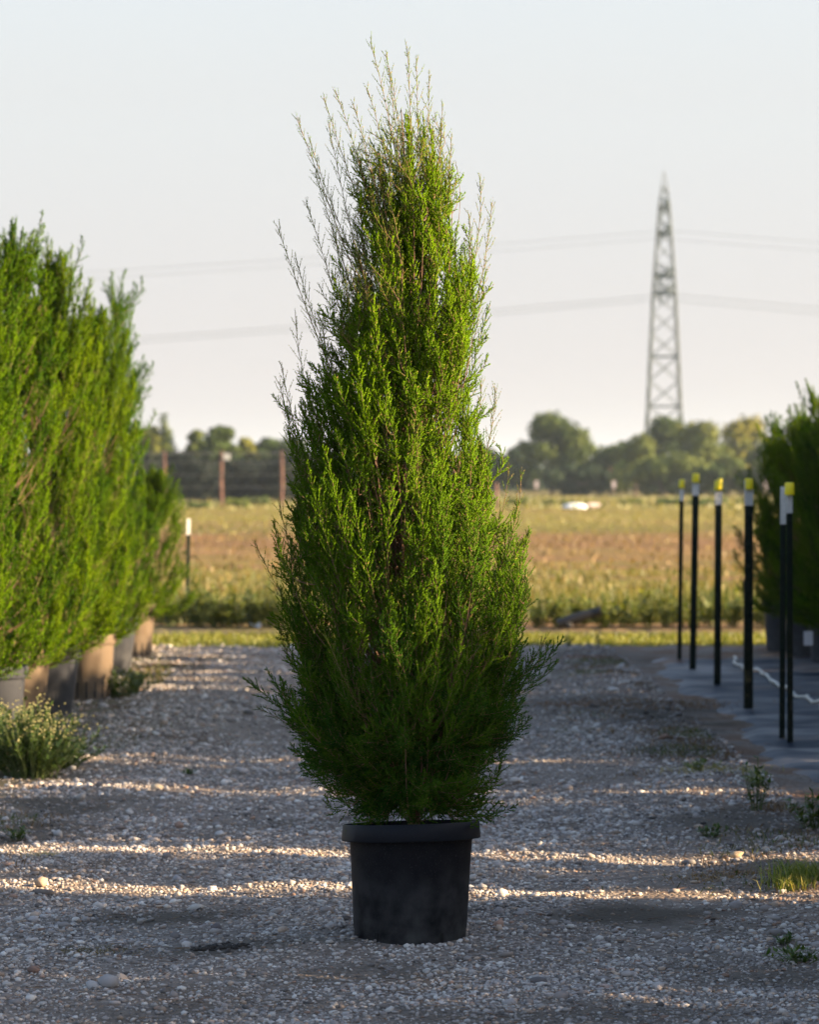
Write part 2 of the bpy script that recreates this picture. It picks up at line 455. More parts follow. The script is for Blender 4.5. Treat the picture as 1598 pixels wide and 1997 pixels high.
# weed barrier cloth on the right
m = bpy.data.materials.new('weed_barrier'); n, l, p = nodes_of(m)
t = n.new('ShaderNodeTexCoord').outputs['Object']
c = mixc(n, l, noise_mask(n, l, t, 1.6, 0.42, 0.66, 6, (0.6, 1.6, 1)), (0.024, 0.030, 0.045), (0.19, 0.18, 0.18))
c = mixc(n, l, noise_mask(n, l, t, 1.1, 0.60, 0.70, 5), c, (0.15, 0.08, 0.05))
l.new(c, p.inputs['Base Color']); p.inputs['Roughness'].default_value = 0.6; p.inputs['Specular IOR Level'].default_value = 0.25
def cloth_z(X, Y):
    z = gz(X, Y) + 0.022 + 0.010 * np.sin(Y * 3.1 + 0.7 * np.sin(X * 2)) + 0.006 * np.sin(Y * 7.3 + X * 1.5) + 0.004 * np.sin(Y * 17 + X * 5)
    return z
V, T = grid(2.05, 8.8, 15.2, 29.2, 0.06, cloth_z)
V[:, 2] -= np.maximum(np.clip((2.30 - V[:, 0]) / 0.25, 0, 1), np.clip((15.55 - V[:, 1]) / 0.3, 0, 1)) * 0.075
V[:, 0] += np.clip((2.9 - V[:, 0]) / 0.85, 0, 1) * (0.10 * np.sin(V[:, 1] * 0.9) + 0.05 * np.sin(V[:, 1] * 2.7) + 0.02 * np.sin(V[:, 1] * 9))

o = mesh_np('weed_barrier_cloth', V, T, m, k=4, smooth=True)
tag(o, 'blue grey woven weed barrier cloth lying wrinkled on the ground under the steel posts', 'ground cloth')

# ------------------------------------------------------------------ loose gravel stones (stuff)
ph = (1 + 5 ** .5) / 2
ICO = norm(np.array([(-1, ph, 0), (1, ph, 0), (-1, -ph, 0), (1, -ph, 0), (0, -1, ph), (0, 1, ph), (0, -1, -ph), (0, 1, -ph), (ph, 0, -1), (ph, 0, 1), (-ph, 0, -1), (-ph, 0, 1)], float))
ICF = np.array([(0, 11, 5), (0, 5, 1), (0, 1, 7), (0, 7, 10), (0, 10, 11), (1, 5, 9), (5, 11, 4), (11, 10, 2), (10, 7, 6), (7, 1, 8), (3, 9, 4), (3, 4, 2), (3, 2, 6), (3, 6, 8), (3, 8, 9), (4, 9, 5), (2, 4, 11), (6, 2, 10), (8, 6, 7), (9, 8, 1)])


def stones(x, y, s, rng, sink=0.25):
    n = len(x)
    V = ICO[None] * (1 + rng.normal(0, 0.13, (n, 12, 1)))
    sc = np.stack([rng.uniform(0.75, 1.35, n), rng.uniform(0.65, 1.1, n), rng.uniform(0.3, 0.7, n)], 1)
    V = V * sc[:, None] * s[:, None, None]
    a = rng.uniform(0, 6.28, n); tl = rng.normal(0, 0.35, n)
    cx, sx_ = np.cos(tl)[:, None], np.sin(tl)[:, None]
    yy = V[:, :, 1] * cx - V[:, :, 2] * sx_; zz = V[:, :, 1] * sx_ + V[:, :, 2] * cx
    xx = V[:, :, 0]; ca, sa = np.cos(a)[:, None], np.sin(a)[:, None]
    V = np.stack([xx * ca - yy * sa + x[:, None], xx * sa + yy * ca + y[:, None], zz + (gz(x, y) + s * sc[:, 2] * (1 - 2 * sink))[:, None]], -1)
    T = (np.arange(n) * 12)[:, None, None] + ICF[None]
    return V.reshape(-1, 3), T.reshape(-1, 3)


def stone_tones(n, rng):
    pal = np.array([(0.36, 0.32, 0.285), (0.28, 0.245, 0.22), (0.42, 0.38, 0.335), (0.20, 0.17, 0.15), (0.36, 0.27, 0.20), (0.12, 0.105, 0.095), (0.46, 0.43, 0.39), (0.28, 0.18, 0.13)])
    c = pal[rng.choice(len(pal), n, p=[.25, .24, .14, .14, .09, .06, .05, .03])]
    return np.repeat(c * rng.uniform(0.75, 1.35, (n, 1)), 12, axis=0)


rng = np.random.default_rng(5)
xs, ys, ss = [], [], []
for (y0, y1, dens, s0) in ((8.6, 11, 6500, 0.0050), (11, 14.5, 4600, 0.0057), (14.5, 20, 2500, 0.0070), (20, 32, 1000, 0.0088)):
    xw = 0.145 * y1 + 0.25
    k = int(dens * (y1 - y0) * 2 * xw)
    x = rng.uniform(-xw, xw, k); y = rng.uniform(y0, y1, k)
    cover = 0.5 + 0.28 * np.sin(x * 1.9 + 1.3 * np.sin(y * 0.9)) * np.sin(y * 1.3 + 0.8 * np.sin(x * 1.4)) + 0.22 * np.sin(x * 5.1 + 2 * np.sin(y * 2.1)) * np.sin(y * 3.7 + 1.8 * np.sin(x * 2.9))
    cover = cover - 0.45 * np.exp(-((x - 1.0) / 0.28) ** 2) * (0.5 + 0.5 * np.sin(y * 1.1)) - 0.35 * np.exp(-((x + 0.9) / 0.3) ** 2) * (0.5 + 0.5 * np.sin(y * 1.4 + 1))
    keep = rng.random(k) < np.clip(0.18 + 0.95 * cover, 0.08, 1)
    keep &= rng.random(k) > 0.80 * dirt(x, y)
    keep &= ~((x > 2.0) & (y > 15.0))
    keep &= ~((x < -2.1) & (rng.random(k) < 0.5))
    keep &= (x ** 2 + (y - D) ** 2) > 0.195 ** 2
    x, y = x[keep], y[keep]
    xs.append(x); ys.append(y); ss.append(s0 * np.exp(rng.normal(0, 0.46, len(x))))
x = np.concatenate(xs); y = np.concatenate(ys); s = np.concatenate(ss)
V, T = stones(x, y, s, rng)
o = mesh_np('gravel', V, T, M_stone, col=stone_tones(len(x), rng) * np.repeat(1 - 0.55 * dirt(x, y), 12)[:, None] * np.array([[1.08, 1.10, 1.15]])); tag(o, 'loose grey limestone gravel covering the drive', 'gravel', kind='stuff')

# larger single stones one can point at: (px, py, size, tone, label)
BIG = [(1052, 1926, 0.028, (0.12, 0.11, 0.11), 'dark round stone lying right of the pot near the bottom edge'),
       (1437, 1772, 0.030, (0.30, 0.28, 0.28), 'grey stone just below the lit strip, right side of the drive'),
       (1437, 1674, 0.028, (0.44, 0.33, 0.22), 'tan upright stone standing in the second lit strip'),
       (1345, 1680, 0.036, (0.16, 0.15, 0.15), 'dark flat stone at the second lit strip, left of the tan one'),
       (1515, 1832, 0.034, (0.24, 0.23, 0.23), 'flat grey stone near the right edge below the grass tuft'),
       (421, 1813, 0.026, (0.12, 0.10, 0.10), 'dark brown stone above the black clod left of the pot'),
       (428, 1625, 0.034, (0.45, 0.43, 0.42), 'pale pointed stone in shade left of the tree'),
       (365, 1660, 0.026, (0.40, 0.40, 0.40), 'pale grey round stone just above the second lit strip'),
       (80, 1728, 0.034, (0.33, 0.25, 0.18), 'brown stone in the third lit strip at the far left'),
       (212, 1920, 0.036, (0.28, 0.26, 0.25), 'round grey stone near the lower left corner'),
       (180, 1922, 0.030, (0.34, 0.32, 0.31), 'light grey stone touching the round grey stone at lower left'),
       (65, 1893, 0.034, (0.18, 0.12, 0.10), 'reddish dark stone at the lower left edge'),
       (307, 1541, 0.030, (0.46, 0.38, 0.28), 'upright pale stone on the farthest lit strip'),
       (345, 1710, 0.032, (0.32, 0.30, 0.30), 'flat grey stone between the two lower lit strips'),
       (882, 1822 + 12, 0.030, (0.34, 0.32, 0.30), 'pale stone resting against the foot of the pot'),
       (1180, 1930, 0.026, (0.40, 0.30, 0.26), 'small pinkish stone on the gravel right of the dark one')]
for i, (px, py, sz, tn, lb) in enumerate(BIG):
    Y = ground_Y(py); X = (px - 799) * Y / F
    r2 = np.random.default_rng(100 + i)
    V, T = stones(np.array([0.0]), np.array([0.0]), np.array([sz]), r2, 0.2)
    zz = float(gz(X, Y)); V[:, 2] += zz - float(gz(0, 0))
    # one level of faceted refinement
    vs = [tuple(v) for v in V]; fs = []
    for (a_, b_, c_) in T:
        k0 = len(vs); A, B, Cc = (np.array(vs[j]) for j in (a_, b_, c_))
        g = (A + B + Cc) / 3; ctr = V.mean(0); g = ctr + (g - ctr) * 1.08
        vs.append(tuple(g)); fs += [(a_, b_, k0), (b_, c_, k0), (c_, a_, k0)]
    V2 = np.array(vs); V2[:, 2] -= 0
    o = mesh_np('stone', V2, np.array(fs), M_stone, col=np.tile(np.array(tn), (len(V2), 1)) * r2.uniform(0.85, 1.1, (len(V2), 1)))
    o.location = (X, Y, 0); tag(o, lb, 'stone', 'larger stones on the drive')

# dark clod of soil and bark left of the pot
M_soil = mat_plain('dark_soil', (0.035, 0.028, 0.024), 0.95, noise=0.5, scale=60, bump=0.8)
M_straw = mat_tone('dry_straw', 0.8, 0.2)
r2 = np.random.default_rng(9); k = 60; cx, cy = (425 - 799) * ground_Y(1850) / F, ground_Y(1850)
V, T = stones(r2.normal(0, 0.045, k), r2.normal(0, 0.022, k), r2.uniform(0.008, 0.02, k), r2, 0.3)
o = mesh_np('soil_clod', V, T, M_soil); o.location = (cx, cy, float(gz(cx, cy)) - float(gz(0, 0)))
tag(o, 'low black clod of spilled potting soil on the gravel left of the pot', 'soil clod')

# ------------------------------------------------------------------ the pot
def mat_pot(name, base, dust, dust_amt, rough=0.5):
    m = bpy.data.materials.new(name); n, l, p = nodes_of(m)
    t = n.new('ShaderNodeTexCoord').outputs['Object']; sx = n.new('ShaderNodeSeparateXYZ'); l.new(t, sx.inputs[0])
    lo = n.new('ShaderNodeMapRange'); l.new(sx.outputs[2], lo.inputs[0]); lo.inputs[1].default_value = 0.30; lo.inputs[2].default_value = 0.04
    lo.inputs[3].default_value = 0.12; lo.inputs[4].default_value = 1.0
    d1 = noise_mask(n, l, t, 16, 0.25, 0.72, 10); d2 = noise_mask(n, l, t, 160, 0.60, 0.68, 2)
    mu = n.new('ShaderNodeMath'); mu.operation = 'MULTIPLY'; l.new(lo.outputs[0], mu.inputs[0]); l.new(d1, mu.inputs[1])
    mu2 = n.new('ShaderNodeMath'); mu2.operation = 'MULTIPLY'; l.new(mu.outputs[0], mu2.inputs[0]); mu2.inputs[1].default_value = dust_amt
    s2 = n.new('ShaderNodeMath'); s2.operation = 'MULTIPLY'; l.new(d2, s2.inputs[0]); s2.inputs[1].default_value = dust_amt * 0.35
    mx_ = n.new('ShaderNodeMath'); mx_.operation = 'MAXIMUM'; l.new(mu2.outputs[0], mx_.inputs[0]); l.new(s2.outputs[0], mx_.inputs[1])
    l.new(mixc(n, l, mx_.outputs[0], base, dust), p.inputs['Base Color'])
    p.inputs['Roughness'].default_value = rough; p.inputs['Specular IOR Level'].default_value = 0.09
    return m


M_pot = mat_pot('black_plastic', (0.0015, 0.002, 0.005), (0.12, 0.12, 0.12), 0.55, 0.6)
M_potrim = mat_pot('black_plastic_rim', (0.009, 0.011, 0.016), (0.06, 0.06, 0.06), 0.3, 0.5)
pot = thing('plant_pot', (0.002, D, 0), 'large black plastic nursery pot standing on gravel under the centre tree', 'pot')
HP = 0.425
def pw(p):
    k = p.z / HP
    return Vector((p.x + 0.004 * k, p.y + 0.01 * k, p.z + k * (0.028 * p.x - 0.075 * p.y)))
zb = 0.004
mb = MB(); NS = 96
prof = [(0.05, zb), (0.170, zb), (0.1985, zb + 0.001), (0.2025, zb + 0.006), (0.2035, 0.045), (0.2055, 0.048), (0.2125, 0.20), (0.2175, 0.30), (0.2225, HP - 0.058)]
mb.lathe(prof, NS, pw)
mb.lathe([(0.2165, HP - 0.058), (0.205, 0.20), (0.199, 0.05)], NS, pw)
# drain slots pushed into the foot
mb.build('pot_body', M_pot, pot)
mb = MB()
mb.lathe([(0.2225, HP - 0.0575), (0.2495, HP - 0.0600), (0.2520, HP - 0.0565), (0.2475, HP - 0.004), (0.2440, HP), (0.2400, HP - 0.001), (0.2385, HP - 0.006), (0.2225, HP - 0.05)], NS, pw, closed=True)
mb.build('pot_rim', M_potrim, pot)
from mathutils import Matrix
M_slot = mat_plain('slot_dark', (0.002, 0.002, 0.002), 0.9)
for a in (-0.98, -2.2, 0.6, 1.8, 2.9):
    c_, s_ = math.cos(a), math.sin(a)
    MB().box((0.2035 * c_, 0.2035 * s_, 0.028), (0.004, 0.013, 0.042), Matrix.Rotation(a, 3, 'Z')).build('drain_slot', M_slot, pot)
mb = MB()
mb.lathe([(0.002, HP - 0.045), (0.08, HP - 0.05), (0.16, HP - 0.058), (0.214, HP - 0.07)], 48, lambda p: pw(p) + Vector((0, 0, 0.004 * math.sin(p.x * 60) * math.cos(p.y * 47))))
mb.build('soil', M_soil, pot)

# ------------------------------------------------------------------ the main juniper
ENV = np.array([(1612, 770, 835), (1600, 685, 880), (1550, 650, 925), (1500, 634, 948), (1450, 602, 968), (1400, 582, 995), (1300, 560, 1015), (1200, 556, 1032),
                (1100, 545, 1028), (1050, 540, 1020), (1000, 548, 1000), (950, 565, 975), (900, 562, 965), (850, 562, 960), (800, 572, 955), (750, 600, 938),
                (700, 640, 928), (600, 648, 935), (500, 652, 930), (400, 672, 892), (300, 690, 872), (250, 722, 862), (200, 752, 848), (140, 778, 826)], float)
ez = HCAM - (ENV[:, 0] - YH) / 540; exl = (ENV[:, 1] - 799) / 540; exr = (ENV[:, 2] - 799) / 540
ecx = (exl + exr) / 2; er = (exr - exl) / 2
tree = thing('juniper_tree', (0, D, 0), 'tall feathery green juniper growing in the black pot at the centre', 'tree')
rng = np.random.default_rng(21)
TR = [(0.017, 0, 0.34), (0.016, 0.005, 0.45), (0.005, 0, 0.7), (-0.02, 0.01, 1.0), (-0.03, 0, 1.4), (-0.02, -0.01, 1.8), (0.0, 0, 2.2), (-0.005, 0.01, 2.6), (-0.03, 0, 3.0)]
TRa = np.array(TR)
def on_trunk(z): return np.array([np.interp(z, TRa[:, 2], TRa[:, 0]), np.interp(z, TRa[:, 2], TRa[:, 1]), z])
br = []
def add_plume(zt, az, fr, hue=None):
    cx = np.interp(zt, ez, ecx); r = np.interp(zt, ez, er)
    r = r * (1 + 0.15 * math.sin(4 * az + 7.1 * zt + 1) + 0.11 * math.sin(6 * az - 11 * zt)) if fr > 0.8 and abs(math.sin(az)) > 0.35 else r
    ry = r * 0.92
    T_ = np.array([cx + math.cos(az) * r * fr, math.sin(az) * ry * fr, zt])
    drop = rng.uniform(0.45, 0.95) * (0.45 + 0.55 * min(1, zt / 1.6))
    zo = max(zt - drop, 0.40 + 0.15 * rng.random())
    if zt < 0.85: zo = min(max(0.46 + 0.25 * rng.random(), 0.45), zt + 0.12)
    O = on_trunk(zo); H = T_ - O; hr = np.array([H[0], H[1], 0]); dz = T_[2] - O[2]
    out = np.array([math.cos(az), math.sin(az), 0])
    hi = np.clip((zt - 1.0) / 1.6, 0, 1)
    lowk = np.clip((1.05 - zt) / 0.6, 0, 1)
    td = np.array([0, 0, 1.0]) * (1 - 0.95 * lowk) + out * (0.20 + 0.75 * lowk) + np.array([-0.26 * hi, 0, 0]) + rng.normal(0, 0.17, 3)
    td /= np.linalg.norm(td)
    ln = np.linalg.norm(H)
    P1 = O + hr * 0.60 + np.array([0, 0, dz * 0.22]) + rng.normal(0, 0.03, 3)
    sp = 1.0
    if zt > 2.3 and math.cos(az) < -0.1 and fr > 0.6 and rng.random() < 0.6: sp = 1.5
    if zt > 2.8: sp = 1.4
    br.extend(cluster(rng, T_, td, O, P1, 4 if zt < 2.4 else 3, 0.022, rng.uniform(0.17, 0.27) * (1 - 0.2 * hi), rng.uniform(0.050, 0.078) * (1 - 0.2 * hi), sp, rng.random() if hue is None else hue,
                      ang=36 if zt > 0.9 else 42, up=0.08 if zt > 0.8 else 0.0))
# heights sampled by local girth
zz = np.linspace(0.45, 2.93, 400); wgt = np.interp(zz, ez[::-1][::-1], er) ** 0.8 + 0.05; wgt /= wgt.sum()
for i in range(620):
    zt = rng.choice(zz, p=wgt) + rng.normal(0, 0.01)
    add_plume(zt, rng.uniform(0, 6.283), (rng.uniform(0.80, 0.97) if rng.random() < 0.72 else rng.uniform(0.15, 0.8)))
for i in range(70):       # leafy leaders of the narrow top
    zt = rng.uniform(2.25, 3.02); az = rng.uniform(0, 6.283); fr = rng.uniform(0.1, 0.9)
    cx = np.interp(zt, ez, ecx); r = np.interp(zt, ez, er); T_ = np.array([cx + math.cos(az) * r * fr, math.sin(az) * r * fr, zt])
    O = on_trunk(min(zt - rng.uniform(0.45, 0.7), 2.45)); td = np.array([-0.22 + 0.15 * math.cos(az), 0.1 * math.sin(az), 1.0]) + rng.normal(0, 0.08, 3); td /= np.linalg.norm(td)
    ln = np.linalg.norm(T_ - O); br.append(dict(P=(O, O + (T_ - O) * np.array([.7, .7, .3]), T_ - td * ln * 0.4, T_), plume=rng.uniform(0.35, 0.5), sl=rng.uniform(0.045, 0.065), sp=1.15, ang=30, hue=0.4 + 0.6 * rng.random(), r=0.0018))
for i in range(240):      # the skirt: fine shoots spreading out and down over the pot rim
    zt = rng.uniform(0.44, 0.95); az = rng.uniform(0, 6.283); fr = rng.uniform(0.55, 1.03)
    cx = np.interp(zt, ez, ecx); r = np.interp(zt, ez, er); T_ = np.array([cx + math.cos(az) * r * fr, math.sin(az) * r * fr, zt])
    O = on_trunk(rng.uniform(0.47, 0.62) + max(0, zt - 0.6) * 0.5); o_ = np.array([math.cos(az), math.sin(az), 0]); ln = np.linalg.norm(T_ - O)
    td = o_ + np.array([0, 0, -0.15 + (zt - 0.44) * 1.1]) + rng.normal(0, 0.15, 3); td /= np.linalg.norm(td)
    br.append(dict(P=(O, O + o_ * ln * 0.3 + np.array([0, 0, 0.10]), T_ - td * ln * 0.35, T_), plume=rng.uniform(0.2, 0.34), sl=rng.uniform(0.06, 0.10), sp=1.0, ang=36, hue=0.1 * rng.random(), up=0.0))
# hand-placed wisps of the outline: tip px, lower point px, depth offset, plume, sparseness
W = [(722, 82, 790, 320, 0.0, 0.55, 1.7), (752, 104, 800, 300, 0.05, 0.35, 2.0), (795, 100, 808, 330, -0.05, 0.5, 1.9), (812, 118, 822, 330, 0.03, 0.45, 1.8),
     (715, 165, 785, 380, 0.1, 0.45, 1.8), (760, 150, 805, 400, -0.1, 0.5, 1.6), (838, 148, 838, 360, 0.0, 0.5, 1.8), (864, 205, 858, 420, 0.06, 0.45, 1.9),
     (630, 185, 715, 420, 0.08, 0.55, 1.9), (655, 184, 740, 400, -0.06, 0.6, 1.7), (578, 230, 690, 480, 0.0, 0.65, 1.7), (600, 262, 690, 500, 0.1, 0.5, 1.8),
     (690, 210, 760, 420, -0.12, 0.5, 1.6), (612, 330, 690, 560, 0.12, 0.55, 1.7), (640, 240, 700, 500, 0.04, 0.5, 1.8),
     (595, 392, 672, 640, 0.05, 0.55, 1.6), (540, 440, 655, 740, 0.0, 0.75, 1.6), (575, 500, 660, 760, 0.1, 0.5, 1.6), (655, 455, 690, 700, -0.05, 0.5, 1.5),
     (890, 318, 925, 430, 0.05, 0.01, 3.0), (960, 395, 925, 640, 0.0, 0.55, 1.5), (938, 345, 930, 600, 0.07, 0.55, 1.7), (915, 420, 915, 640, -0.05, 0.45, 1.5),
     (948, 530, 925, 740, 0.03, 0.45, 1.4), (955, 598, 905, 820, 0.0, 0.45, 1.2), (880, 270, 878, 470, -0.03, 0.4, 1.7),
     (576, 612, 605, 860, 0.0, 0.5, 1.8), (628, 630, 650, 850, 0.05, 0.5, 1.3), (548, 712, 588, 950, 0.02, 0.6, 1.5), (545, 745, 575, 960, -0.05, 0.4, 1.4),
     (600, 735, 620, 960, 0.05, 0.5, 1.4), (560, 800, 590, 1000, 0.08, 0.45, 1.2), (967, 755, 935, 960, 0.0, 0.45, 1.3), (940, 745, 925, 930, 0.06, 0.45, 1.4),
     (497, 1062, 570, 1230, 0.0, 0.5, 1.3), (533, 1020, 575, 1220, 0.04, 0.4, 1.2), (545, 985, 585, 1180, -0.03, 0.4, 1.3), (575, 965, 600, 1130, 0.03, 0.35, 1.4),
     (995, 905, 985, 1090, 0.05, 0.36, 3.4), (1017, 925, 1000, 1100, 0.02, 0.36, 3.4), (1033, 1035, 1000, 1210, 0.0, 0.4, 1.0), (1010, 985, 985, 1180, 0.05, 0.4, 1.1),
     (1097, 1248, 1015, 1360, 0.0, 0.42, 1.0), (1085, 1290, 1010, 1370, -0.04, 0.36, 1.1), (1065, 1245, 1015, 1350, 0.03, 0.32, 1.5),
     (478, 1326, 590, 1440, 0.0, 0.48, 1.0), (520, 1310, 600, 1430, 0.05, 0.4, 1.0), (505, 1380, 590, 1430, -0.05, 0.35, 1.3), (543, 1225, 600, 1390, 0.02, 0.4, 1.3),
     (770, 930, 742, 1100, -0.50, 0.3, 1.2), (640, 880, 690, 1120, -0.42, 0.6, 1.1), (605, 905, 680, 1180, -0.40, 0.6, 1.2), (690, 965, 730, 1150, -0.52, 0.4, 1.2),
     (805, 830, 830, 1010, -0.40, 0.4, 1.3), (800, 905, 850, 1060, -0.46, 0.4, 1.2), (845, 1090, 865, 1250, -0.50, 0.35, 1.2), (640, 1225, 700, 1400, -0.42, 0.5, 1.5),
     (895, 1230, 880, 1400, -0.48, 0.3, 1.2), (700, 700, 720, 900, -0.33, 0.45, 1.2), (765, 480, 780, 700, -0.22, 0.5, 1.2), (850, 520, 850, 720, -0.22, 0.5, 1.0),
     (730, 590, 750, 780, -0.28, 0.5, 1.1), (880, 760, 880, 930, -0.33, 0.4, 1.0), (940, 880, 925, 1060, -0.2, 0.45, 1.0)]
for (tx, ty, bx, by, dy, pl, sp) in W:
    T_ = np.array([(tx - 799) / 540, dy, HCAM - (ty - YH) / 540]); B_ = np.array([(bx - 799) / 540, dy * 0.8, HCAM - (by - YH) / 540])
    zo = max(0.5, B_[2] - rng.uniform(0.25, 0.5)); O = on_trunk(min(zo, 2.5))
    if ty > 1200: O = on_trunk(max(0.5, B_[2] - 0.12))
    P2 = T_ - (T_ - B_) * 0.45 + rng.normal(0, 0.012, 3); P1 = O + (B_ - O) * np.array([0.9, 0.9, 0.55])
    wsp = ty < 850
    hue = 0.95 if dy < -0.15 else rng.random() * 0.6
    br.append(dict(P=(O, P1, P2, T_), plume=pl, sl=(0.072 if wsp and sp > 1.45 else 0.085), sp=sp, ang=30, hue=hue, r=0.0020))
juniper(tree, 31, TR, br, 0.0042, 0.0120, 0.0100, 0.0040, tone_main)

# ------------------------------------------------------------------ nursery rows: prototypes, then copies
def row_proto(seed, H, rad, npl, wind, lobe=1.0, fan=0.2):
    """tree of height H, radius profile rad(z/H), standing at the origin"""
    r_ = np.random.default_rng(seed); b_ = []
    tr = [(0, 0, 0.30), (0.01, 0, 0.6), (0.02 * wind, 0.01, 1.2), (0.05 * wind, 0, 0.6 * H), (0.10 * wind, 0, 0.85 * H)]
    ta = np.array(tr)
    for i in range(npl):
        f = r_.random() ** 0.8; zt = 0.42 + (H - 0.42 - 0.18) * f
        az_ = r_.uniform(0, 6.283); rr = rad(zt / H) * 0.90 * (1 + lobe * (0.13 * math.sin(4 * az_ + 2.6 * zt + seed) + 0.12 * math.sin(7 * az_ - 4.5 * zt + seed * 2)))
        fr = r_.uniform(0.85, 1.05) if r_.random() < 0.68 else r_.uniform(0.2, 0.8)
        lean = 0.14 * wind * (zt / H) ** 2
        T_ = np.array([lean + math.cos(az_) * rr * fr, math.sin(az_) * rr * fr, zt])
        zo = max(0.36, min(zt - r_.uniform(0.45, 0.9), 0.84 * H)); O = np.array([np.interp(zo, ta[:, 2], ta[:, 0]), 0, zo])
        Hh = T_ - O; lowk = np.clip((0.9 - zt) / 0.5, 0, 1)
        td = np.array([0.14 * wind * zt / H, 0, 1.0 - 0.6 * lowk]) + np.array([math.cos(az_), math.sin(az_), 0]) * (0.28 + 0.6 * lowk) + r_.normal(0, 0.12, 3)
        td /= np.linalg.norm(td); ln = np.linalg.norm(Hh)
        b_.extend(cluster(r_, T_, td, O, O + np.array([Hh[0] * .6, Hh[1] * .6, Hh[2] * .22]), 4, 0.03, r_.uniform(0.24, 0.40), r_.uniform(0.075, 0.115), 1.0, r_.random(), ang=30, fan=fan))
    return tr, b_


def prof_full(u): return np.interp(u, [0.1, 0.18, 0.35, 0.6, 0.8, 0.92, 1.0], [0.22, 0.52, 0.62, 0.50, 0.31, 0.16, 0.03])
def prof_slim(u): return np.interp(u, [0.1, 0.2, 0.45, 0.7, 0.9, 1.0], [0.18, 0.42, 0.40, 0.26, 0.14, 0.03])
def prof_col(u): return np.interp(u, [0.08, 0.14, 0.5, 0.85, 0.95, 1.0], [0.42, 0.60, 0.62, 0.60, 0.45, 0.2])
PROTO = []
def proto(seed, H, prof, npl, wind, lobe=1.0, fan=0.2):
    tr, b_ = row_proto(seed, H, prof, npl, wind, lobe, fan)
    root = thing('juniper_tree', (0, 0, 0), 'x', 'tree')
    juniper(root, seed + 1, tr, b_, 0.0095, 0.026, 0.022, 0.0120, tone_row, trunk_r=0.03, mat=M_leafrow)
    PROTO.append([root, False]); return len(PROTO) - 1
pA = proto(51, 3.3, prof_full, 150, 1.0, 1.8); pB = proto(62, 3.3, prof_full, 150, 1.0, 1.8); pS = proto(73, 3.3, prof_slim, 95, 0.6); pC = proto(84, 2.5, prof_col, 300, 0.0, 0.1, 0.12)


def place(pi, loc, rz, sc, label, group):
    root, used = PROTO[pi]
    if not used:
        PROTO[pi][1] = True; o = root
    else:
        o = root.copy(); C.objects.link(o)
        for ch in list(root.children):
            c_ = ch.copy(); C.objects.link(c_); c_.parent = o
    o.location = loc; o.rotation_euler = (0, 0, rz); o.scale = sc
    return tag(o, label, 'tree', group)


# pots of the rows
M_potdark = mat_pot('row_pot_dark', (0.040, 0.043, 0.052), (0.16, 0.16, 0.16), 0.5, 0.38)
M_pottan = mat_pot('row_pot_tan', (0.135, 0.10, 0.07), (0.24, 0.20, 0.16), 0.7, 0.6)
def row_pot(x, y, kind, label, h=0.50, r=0.26, tilt=0.0, group='nursery pots under the left row of trees'):
    o = thing('plant_pot', (x, y, float(gz(x, y)) - 0.005), label, 'pot', group)
    o.rotation_euler = (0, tilt, 0.4 * math.sin(x * 7 + y * 3))
    mt = M_pottan if kind == 't' else M_potdark
    a = MB(); a.lathe([(0.05, 0.004), (r * 0.80, 0.004), (r * 0.82, 0.012), (r * 0.87, h * 0.45), (r * 0.885, h * 0.46), (r * 0.93, h - 0.07)], 40)
    a.build('pot_body', mt, o)
    a = MB(); a.lathe([(r * 0.93, h - 0.0695), (r * 0.985, h - 0.072), (r, h - 0.066), (r * 0.99, h - 0.004), (r * 0.97, h), (r * 0.93, h - 0.003), (r * 0.91, h - 0.05)], 40, closed=True)
    a.build('pot_rim', mt, o)
    a = MB(); a.lathe([(0.002, h - 0.05), (r * 0.9, h - 0.06)], 24); a.build('soil', M_soil, o)
    if kind == 't':
        a = MB()
        for k_ in range(20):
            an = 2 * math.pi * k_ / 20
            a.box((r * 0.842 * math.cos(an), r * 0.842 * math.sin(an), 0.085), (0.006, 0.014, 0.12), Matrix.Rotation(an, 3, 'Z'))
        a.build('drain_slots', M_soil, o)
    return o


GL = 'junipers in the sunlit left row'
LEFT = [  # proto, x, Y, height, rz, girth, label
    (pA, -2.78, 18.8, 3.30, 0.3, 0.90, 'nearest sunlit juniper of the left row, cut by the left edge'),
    (pB, -2.64, 20.2, 3.34, 0.0, 0.88, 'bushy sunlit juniper with its peak at the very left edge'),
    (pA, -2.52, 21.6, 3.38, 0.1, 0.84, 'tallest wispy-topped juniper of the left row, second peak from the left'),
    (pB, -2.62, 22.9, 3.02, 2.6, 0.82, 'shorter juniper filling the left row behind the second peak'),
    (pA, -2.50, 24.3, 3.14, 0.25, 0.80, 'juniper of the left row leaning right, just before the slim dark one'),
    (pB, -2.60, 25.7, 2.80, 4.0, 0.80, 'low broad juniper in front of the slim dark one in the left row'),
    (pS, -2.60, 27.3, 3.44, 0.5, 0.92, 'slim darker juniper standing up at the right end of the left row'),
    (pA, -2.46, 29.7, 1.66, 0.2, 0.70, 'small last juniper of the left row beside the white-topped post')]
for (pi, x, y, h, rz, g, lb) in LEFT:
    k = h / 3.3; place(pi, (x, y, 0.02 if h > 2.5 else 0.20), rz * 0.3 if rz < 1 else rz, (g, g, k), lb, GL)
